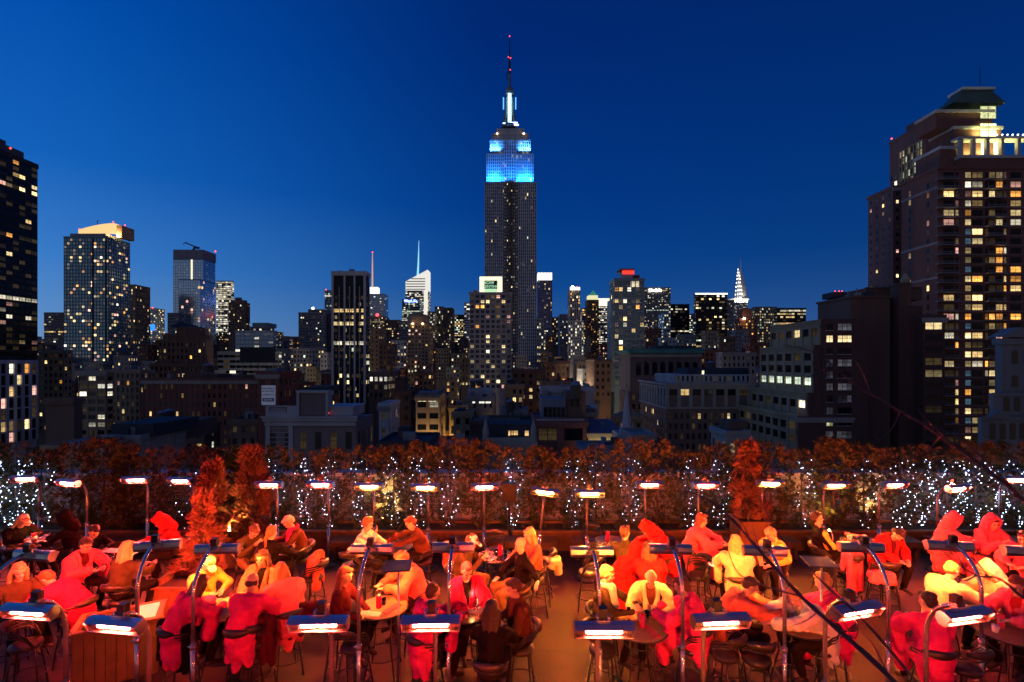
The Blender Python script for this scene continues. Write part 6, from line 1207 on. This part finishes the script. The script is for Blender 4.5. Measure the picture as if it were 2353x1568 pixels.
    if stripes:
        q = MB()
        for o_ in (0, .022, .044):
            pts = [tl(-.15 + k * .02 - o_, -.10 - .03 * k + .012 * k * k, .47 - k * .085) for k in range(5)]; q.tube([p + fw * .075 for p in pts], .006, 6)
        child(q, 'jacket_stripes', CL_['white']); q = MB(); q.ball(tl(-.10, -.07, .28), (.105, .085, .21), 14, 10, 0, T); q.cap(arms[0][1] + fw * .03 + X * -.02, arms[0][2] + fw * .04 + X * -.02, .066, .055, 10); child(q, 'jacket_panel', CL_['yellow'], .016, 3, FOLD, .02)
    # ---- trousers and shoes
    q = MB(); q.ball(tl(0, .015, -.02), (.17, .13, .11), 14, 10, 0, T)
    for hip, kn, an, toe in lg: q.cap(hip, kn, .098, .074, 12); q.cap(kn, an + (kn - an) * .08, .072, .054, 12)
    child(q, 'trousers', CL_[legs], .018, 2, FOLD, .035)
    for hip, kn, an, toe in lg: q = MB(); q.cap(an - Vector((0, 0, .005)), toe, .045, .038, 12); q.ball(an + Vector((0, .03, -.03)), (.042, .055, .035), 10, 8); child(q, 'shoe', SHOE, .014, 2)
    if scarf: q = MB(); [q.cap(Nk + T @ Vector((.075 * math.cos(R(t)), .075 * math.sin(R(t)) - .005, .03)), Nk + T @ Vector((.075 * math.cos(R(t + 45)), .075 * math.sin(R(t + 45)) - .005, .03)), .038, .038, 8) for t in range(0, 360, 45)]; q.cap(tl(.05, -.10, .50), tl(.07, -.16, .22), .045, .05, 10); q.cap(tl(-.05, -.10, .50), tl(-.04, -.16, .30), .042, .045, 10); child(q, 'scarf', CL_[scarf], .015, 3, FOLD, .02)
    if hat: q = MB(); q.ball(hl(0, .012, .062), (.088, .104, .072), 14, 10, 0, HM); child(q, 'cap', CL_[hat], .014, 3); q = MB(); q.ball(hl(0, -.125, .066), (.066, .07, .010), 12, 6, 0, HM); child(q, 'cap_peak', CL_[hat], None)
    # ---- blanket or robe
    if blanket:
        q = MB(); oy = .035
        if wrap == 'diag':
            q.cap(tl(-.16, .03, .45), tl(-.02, .05, .22), .105, .16, 14); q.cap(tl(-.02, .05, .22), tl(.05, .04, .0), .17, .20, 14); q.cap(tl(.05, .04, 0), (.03, .06, .30), .20, .24, 16); q.cap(tl(-.16, -.02, .42), tl(-.2, -.05, .1), .09, .11, 10)
            child(q, 'blanket', CL_[blanket], .019, 2, FOLDB, .085); blanket = None
    if blanket:
        q.ball(tl(0, oy + .01, .36), (.245, .145, .17), 16, 10, 0, T); q.cap(tl(-.15, oy, .45), tl(.15, oy, .45), .088, .088, 12); q.cap(tl(0, oy + .02, .30), tl(0, oy + .03, .02), .175, .20, 16)
        for sx, S, e, w in arms:
            q.cap(S + Vector((0, .01, .01)), e, .10, .095, 12); q.cap(e, e + (w - e) * .8, .092, .075, 12)
            if pose != 'reach': q.cap(e, Vector((sx * .24, -.12 + e.y * .4, .82 if not stand else .9)), .08, .085, 10)
        if wrap in ('shawl', 'robe'): q.cap(tl(0, oy, .02), Vector((0, .08, .72)), .205, .19, 14); q.cap(Vector((-.10, .10, .68)), Vector((-.15, .13, .52)), .10, .06, 12); q.cap(Vector((.09, .10, .68)), Vector((.13, .14, .58)), .10, .06, 12); q.cap(Vector((0, .12, .68)), Vector((.02, .17, .47)), .10, .06, 12)
        if stand: q.cap(tl(0, .03, 0), Vector((0, .05, .35)), .20, .23, 16); q.cap(tl(.16, .0, .4), Vector((.1, -.02, .5)), .11, .16, 12)
        if wrap == 'robe':
            for hip, kn, an, toe in lg: q.cap(hip, kn, .125, .105, 12); q.cap(kn, an + (kn - an) * .25, .10, .085, 12)
        child(q, 'blanket', CL_[blanket], .019, 2, FOLDB, .085)
        q = MB(); [q.cap(tl(sx * .10, -.045, .49), tl(sx * .055, -.165, .18), .040, .05, 10) for sx in (-1, 1)]; q.cap(tl(-.10, .05, .50), tl(.10, .05, .50), .055, .055, 10); q.cap(tl(-.1, .05, .5), tl(-.1, -.045, .49), .05, .04, 10); q.cap(tl(.1, .05, .5), tl(.1, -.045, .49), .05, .04, 10); child(q, 'blanket_collar', CL_[blanket], .017, 3, FOLD, .02)
    if hood:
        q = MB(); q.ball(hl(0, .045, .045), (.118, .112, .122), 16, 12, 0, HM); q.ball(hl(0, .085, -.01), (.11, .09, .12), 14, 10, 0, HM); q.cap(hl(0, .07, -.06), Nk + T @ Vector((0, .07, -.02)), .115, .13, 14); q.ball(hl(0, .09, .12), (.06, .06, .06), 10, 8, 0, HM)
        for sx in (-1, 1): q.cap(hl(sx * .10, -.035, .04), hl(sx * .075, -.04, -.11), .032, .034, 10)
        q.cap(hl(-.10, -.035, .04), hl(-.05, -.05, .125), .03, .03, 10); q.cap(hl(.10, -.035, .04), hl(.05, -.05, .125), .03, .03, 10); q.cap(hl(-.05, -.05, .125), hl(.05, -.05, .125), .03, .03, 10)
        child(q, 'hood', CL_[hood], .015, 3, FOLD, .02)
    if st and not stand: stool(base.x, base.y, R(yaw), stlab or ('bar stool under ' + short))
    return body, base, arms

def held(kind, body, base, yaw, arms, lab):
    pass
# px, py of the head; yaw 0 = towards the camera, 90 = to the right; lean; label
P = person
P(53, 1196, 70, 24, 'person in a dark coat and pale cap leaning over the wide dark table', 'the person with pale cap', 'shoulder', 'blond', 'dark', hat='cream')
P(148, 1192, -75, 8, 'person in a black coat and hood turned away by the first shrubs', 'the black-coated person by the hedge', 'short', 'dark', 'dark', hood='dark', turn=-10)
P(217, 1222, 62, 30, 'dark haired person with red-lit face leaning forward over the table', 'the leaning red-faced person', 'short', 'dark', 'dark', pose='table', nod=10)
P(198, 1253, 72, 20, 'dark haired person wrapped in a knitted rose blanket, facing the blond guest', 'the person in knitted rose blanket', 'short', 'dark', 'maroon', 'rose', nod=6)
P(293, 1260, 165, 6, 'blond woman in an olive jacket seen from behind', 'the blond woman in olive', 'long', 'blond', 'olive', turn=15)
P(367, 1199, -62, 22, 'person muffled in a red scarf and hood beside the red conifer', 'the person in red scarf', 'short', 'auburn', 'red', hood='red', scarf='red')
P(584, 1221, 55, 24, 'man with glasses and dark jacket bent over a phone', 'the man with glasses', 'short', 'brown', 'olive', pose='phone', nod=30, glasses=True, legs='khaki')
P(625, 1223, 170, 4, 'woman with a blond ponytail and dark sweater seen from behind', 'the woman with ponytail', 'ponytail', 'ginger', 'dark', nod=8)
P(663, 1200, -58, 14, 'grey haired man with glasses, pink scarf and dark jacket looking down at his cup', 'the grey haired man', 'short', 'grey', 'brown', scarf='pink', glasses=True, nod=34)
P(602, 1283, -6, 6, 'long haired woman with a brightly lit face in a salmon blanket', 'the bright faced woman', 'long', 'brown', 'dark', 'salmon', pose='lap', nod=6)
P(480, 1296, 52, 18, 'person in a white cap and yellow scarf beside the square planter', 'the person in white cap', 'short', 'blond', 'yellow', scarf='yellow', hat='white', nod=24)
P(580, 1338, 176, 16, 'man with shaved head in a hot pink hoodie seen from behind', 'the shaven man in pink', 'fringe', 'dark', 'pink', 'pink', nod=10, wrap='shawl')
P(645, 1313, -140, 26, 'auburn haired person leaning in a pale pink jacket beside the shaven man', 'the leaning auburn person', 'shoulder', 'auburn', 'rose', 'rose', nod=20)
P(462, 1342, 145, 20, 'long brown haired person in a bright pink hoodie, back to the camera', 'the long haired person in pink', 'shoulder', 'brown', 'pink', 'pink', turn=20)
P(44, 1313, 60, 8, 'long blond haired woman in a yellow-lit olive coat at the frame edge', 'the blond woman at the frame edge', 'long', 'blond', 'olive', nod=12)
P(108, 1330, -95, 46, 'person in a red hoodie hunched low over the table of tumblers', 'the hunched person in red', 'short', 'ginger', 'crimson', 'crimson', nod=10)
P(845, 1204, 78, 10, 'curly haired woman in a white sweater drinking by the hedge', 'the woman in white sweater', 'curly', 'ginger', 'white', pose='drink', nod=10)
P(943, 1202, -75, 20, 'red haired man in a dark brown coat leaning across the dark table', 'the man in dark brown coat', 'short', 'auburn', 'brown', nod=14, pose='reach')
P(794, 1322, 82, 4, 'woman with long dark red hair and dark coat at the golden table', 'the woman with long red hair', 'long', 'auburn', 'maroon', pose='lap', nod=14)
P(923, 1284, -62, 14, 'person in a pale salmon blanket half hidden by the square panel', 'the person behind the panel', 'short', 'auburn', 'rose', 'salmon', pose='table', nod=20)
P(996, 1360, 130, 8, 'short haired man in a pink blanket seen from behind at the dark table', 'the short haired man in pink', 'short', 'brown', 'pink', 'pink', turn=10, nod=6)
P(1073, 1313, 24, 8, 'man wrapped in a crimson blanket facing the camera', 'the man in crimson', 'short', 'brown', 'dark', 'crimson', nod=14, pose='table')
P(1084, 1245, 75, 16, 'person in a white cap and olive jacket holding a phone', 'the white capped person', 'short', 'brown', 'olive', hat='white', pose='phone', nod=22, legs='khaki')
P(1196, 1251, -70, 0, 'bald man in a dark coat resting an arm on the next stool', 'the bald man in dark coat', 'bald', 'grey', 'dark', pose='aside', nod=14, legs='khaki')
P(1216, 1229, -62, 8, 'woman with long blond hair and salmon top beside the bald man', 'the long blond woman', 'long', 'blond', 'salmon', nod=14)
P(1180, 1352, -80, 8, 'man in a brown jacket with a collar facing the woman in black', 'the man in brown jacket', 'short', 'brown', 'brown', pose='lap', nod=12, legs='trouser', scarf='brown')
P(1130, 1402, 172, 6, 'woman with long black hair and a black coat seen from behind', 'the woman in black', 'long', 'dark', 'dark', nod=12)
P(1437, 1223, 170, 0, 'standing young man in an olive hoodie with a red blanket tied around him', 'the standing man', 'short', 'brown', 'olive', 'red', stand=True, pose='stand', turn=-30, nod=4, wrap='diag')
P(1486, 1216, -100, 32, 'hooded guest bowed under a red blanket by the hedge', 'the bowed red guest', 'short', 'brown', 'crimson', 'red', hood='red', nod=20)
P(1490, 1262, 178, 4, 'person with brown hair in a long red robe seen from behind', 'the person in long red robe', 'shoulder', 'brown', 'red', 'red', wrap='robe', nod=14)
P(1396, 1319, 62, 4, 'fair haired man in a dark jacket with a long white scarf', 'the man with white scarf', 'short', 'blond', 'olive', scarf='white', pose='table', nod=6)
P(1496, 1329, -12, 10, 'bald man in a cream yellow robe looking down at the brown table', 'the bald man in cream robe', 'fringe', 'grey', 'brown', 'cream', nod=30, pose='lap')
P(1566, 1347, -118, 10, 'brown haired man in a hot pink robe turned to the bald man', 'the man in hot pink robe', 'short', 'brown', 'pink', 'pink', wrap='robe', nod=10)
P(1613, 1195, 62, 8, 'dark red haired woman in a pink hooded robe by the weathered planter', 'the woman by the weathered planter', 'shoulder', 'auburn', 'pink', 'rose', wrap='robe', nod=8)
P(1690, 1246, 168, 6, 'blond person in a cream blanket seen from behind the dark branch', 'the blond person in cream', 'shoulder', 'blond', 'cream', 'cream', nod=10)
P(1771, 1228, -55, 18, 'blond short haired woman in a yellow jacket bending to the table', 'the short blond woman', 'curly', 'blond', 'yellow', nod=30, pose='lap')
P(1725, 1347, 82, 24, 'brown haired person in a peach pink hooded robe leaning over food', 'the person leaning over food', 'short', 'brown', 'salmon', 'salmon', nod=12, pose='reach')
P(1822, 1372, -88, 34, 'guest in a pale cream wrap stretching both arms across the food table', 'the guest in pale wrap', 'short', 'blond', 'cream', 'white', nod=0, pose='reach')
P(1890, 1337, -120, 10, 'curly blond person in a pink robe below the square panel', 'the curly blond person', 'curly', 'blond', 'rose', 'pink', nod=12, wrap='robe')
P(1878, 1191, 72, -10, 'dark haired man leaning back in a black and yellow striped track jacket', 'the man in track jacket', 'short', 'dark', 'dark', stripes=True, pose='lap', nod=4)
P(2064, 1228, 8, 26, 'guest in a dark red jacket with head bowed and arms folded', 'the bowed guest in dark red', 'short', 'dark', 'maroon', 'red', nod=34, pose='lap')
P(2194, 1196, 70, 10, 'guest in a rose robe with the hood pulled far forward', 'the guest with hood forward', 'short', 'dark', 'rose', 'rose', hood='rose', wrap='robe', nod=18, pose='table')
P(2281, 1202, -8, 6, 'guest in a rose hooded robe holding a phone in both hands', 'the hooded guest with phone', 'short', 'dark', 'rose', 'rose', hood='rose', pose='phone', wrap='robe', nod=14)
P(2130, 1381, 168, 6, 'dark haired woman with a bun in a bright pink coat, back to the camera', 'the woman with bun', 'bun', 'dark', 'pink', 'pink', wrap='robe', turn=20, nod=6)
P(2269, 1313, -80, 24, 'person in a glowing cream hooded robe leaning to the table', 'the person in cream hood', 'none', 'brown', 'cream', 'cream', hood='cream', wrap='robe', nod=14)
P(2188, 1310, 105, 20, 'blurred fair person wrapped in a glowing cream blanket', 'the person in glowing cream', 'short', 'blond', 'cream', 'cream', nod=12)
P(2352, 1238, -60, 8, 'person in a rose robe cut by the frame edge', 'the person cut by the frame', 'short', 'auburn', 'rose', 'rose', nod=10)
P(2335, 1345, -70, 12, 'person in a red blanket half outside the frame by the cream hood', 'the half hidden person in red', 'short', 'auburn', 'red', 'rose', nod=12)

# ---- empty stools
for px, py, rz, lab in ((808, 1297, 178, 'empty stool with golden seat behind the first chrome pole'), (880, 1305, 100, 'empty stool between the golden table and the panel'), (815, 1481, 150, 'empty stool with shiny golden seat at the lower edge'), (1352, 1313, -100, 'empty stool apart on the open floor'), (1138, 1262, 0, 'empty stool with dark padded back behind the martini table'), (1245, 1300, -100, 'empty stool holding a pale bag beside the bald man'), (1385, 1490, 60, 'empty stool at the lower edge beside the brown table'), (1738, 1510, 172, 'empty stool with golden backrest at the lower edge'), (1665, 1500, -150, 'empty stool behind the third front heater'), (718, 1325, -100, 'stool with a salmon blanket thrown over it'), (2030, 1322, 176, 'stool carrying a rose handbag'), (1945, 1305, -160, 'stool with a long rose blanket hung over its back'), (2215, 1530, -170, 'empty stool under the rightmost front heater'), (60, 1478, 120, 'empty stool at the lower corner beneath the first large heater'), (590, 1470, 178, 'stool with a dark crimson blanket over its back'), (1360, 1245, -5, 'empty stool by the hedge bench'), (1605, 1320, -60, 'empty stool behind the man in hot pink')):
    p = at_h(px, py, .76); stool(p.x, p.y, R(rz), lab)
def drape(px, py, rz, m, lab, w=.24, l=.5, h=1.06):
    p = at_h(px, py, h); q = MB()
    for k in range(-3, 4): x = k * w / 3; y = .05 * k * k / 9; q.cap((x, y - .03, h + .01), (x * 1.05, y + .06, h + .02), .06, .06, 8); q.cap((x * 1.05, y + .07, h), (x * 1.15 + .02 * math.sin(k * 2), y + .10 + .03 * math.cos(k * 3), h - l * (.93 + .07 * math.sin(k * 1.7))), .062, .055, 8); q.cap((x, y - .03, h), (x, y - .07, h - l * .35), .055, .05, 8)
    o = q.build('draped_blanket', CL_[m]); soften(o, .017, 4, FOLDB, .035); o.location = (p.x, p.y, 0); o.rotation_euler = (0, 0, R(rz)); tag(o, lab, 'blanket')
drape(718, 1285, -80, 'salmon', 'salmon blanket draped over a stool back near the stacked cups', .27, .55, 1.05); drape(585, 1420, 178, 'maroon', 'dark crimson blanket hanging over the stool behind the shaven man', .30, .62, 1.08); drape(690, 1395, -150, 'maroon', 'dark coat slung over the stool behind the auburn person', .24, .4, 1.06)
drape(1950, 1272, -150, 'rose', 'long rose blanket hanging down from a stool below the track jacket', .2, .75, 1.08); drape(415, 1432, 160, 'dark', 'black coat hung over the stool beside the slanted planter', .24, .6, 1.06); drape(1046, 1255, 130, 'salmon', 'salmon blanket over the back of the white capped person', .2, .5, 1.06)
drape(1270, 1290, -90, 'cream', 'pale cushion-like bag strapped on the stool beside the bald man', .12, .22, .95); drape(2020, 1318, 170, 'rose', 'rose handbag lying on a stool under the chrome pole', .17, .12, .88)
STOOLX = None
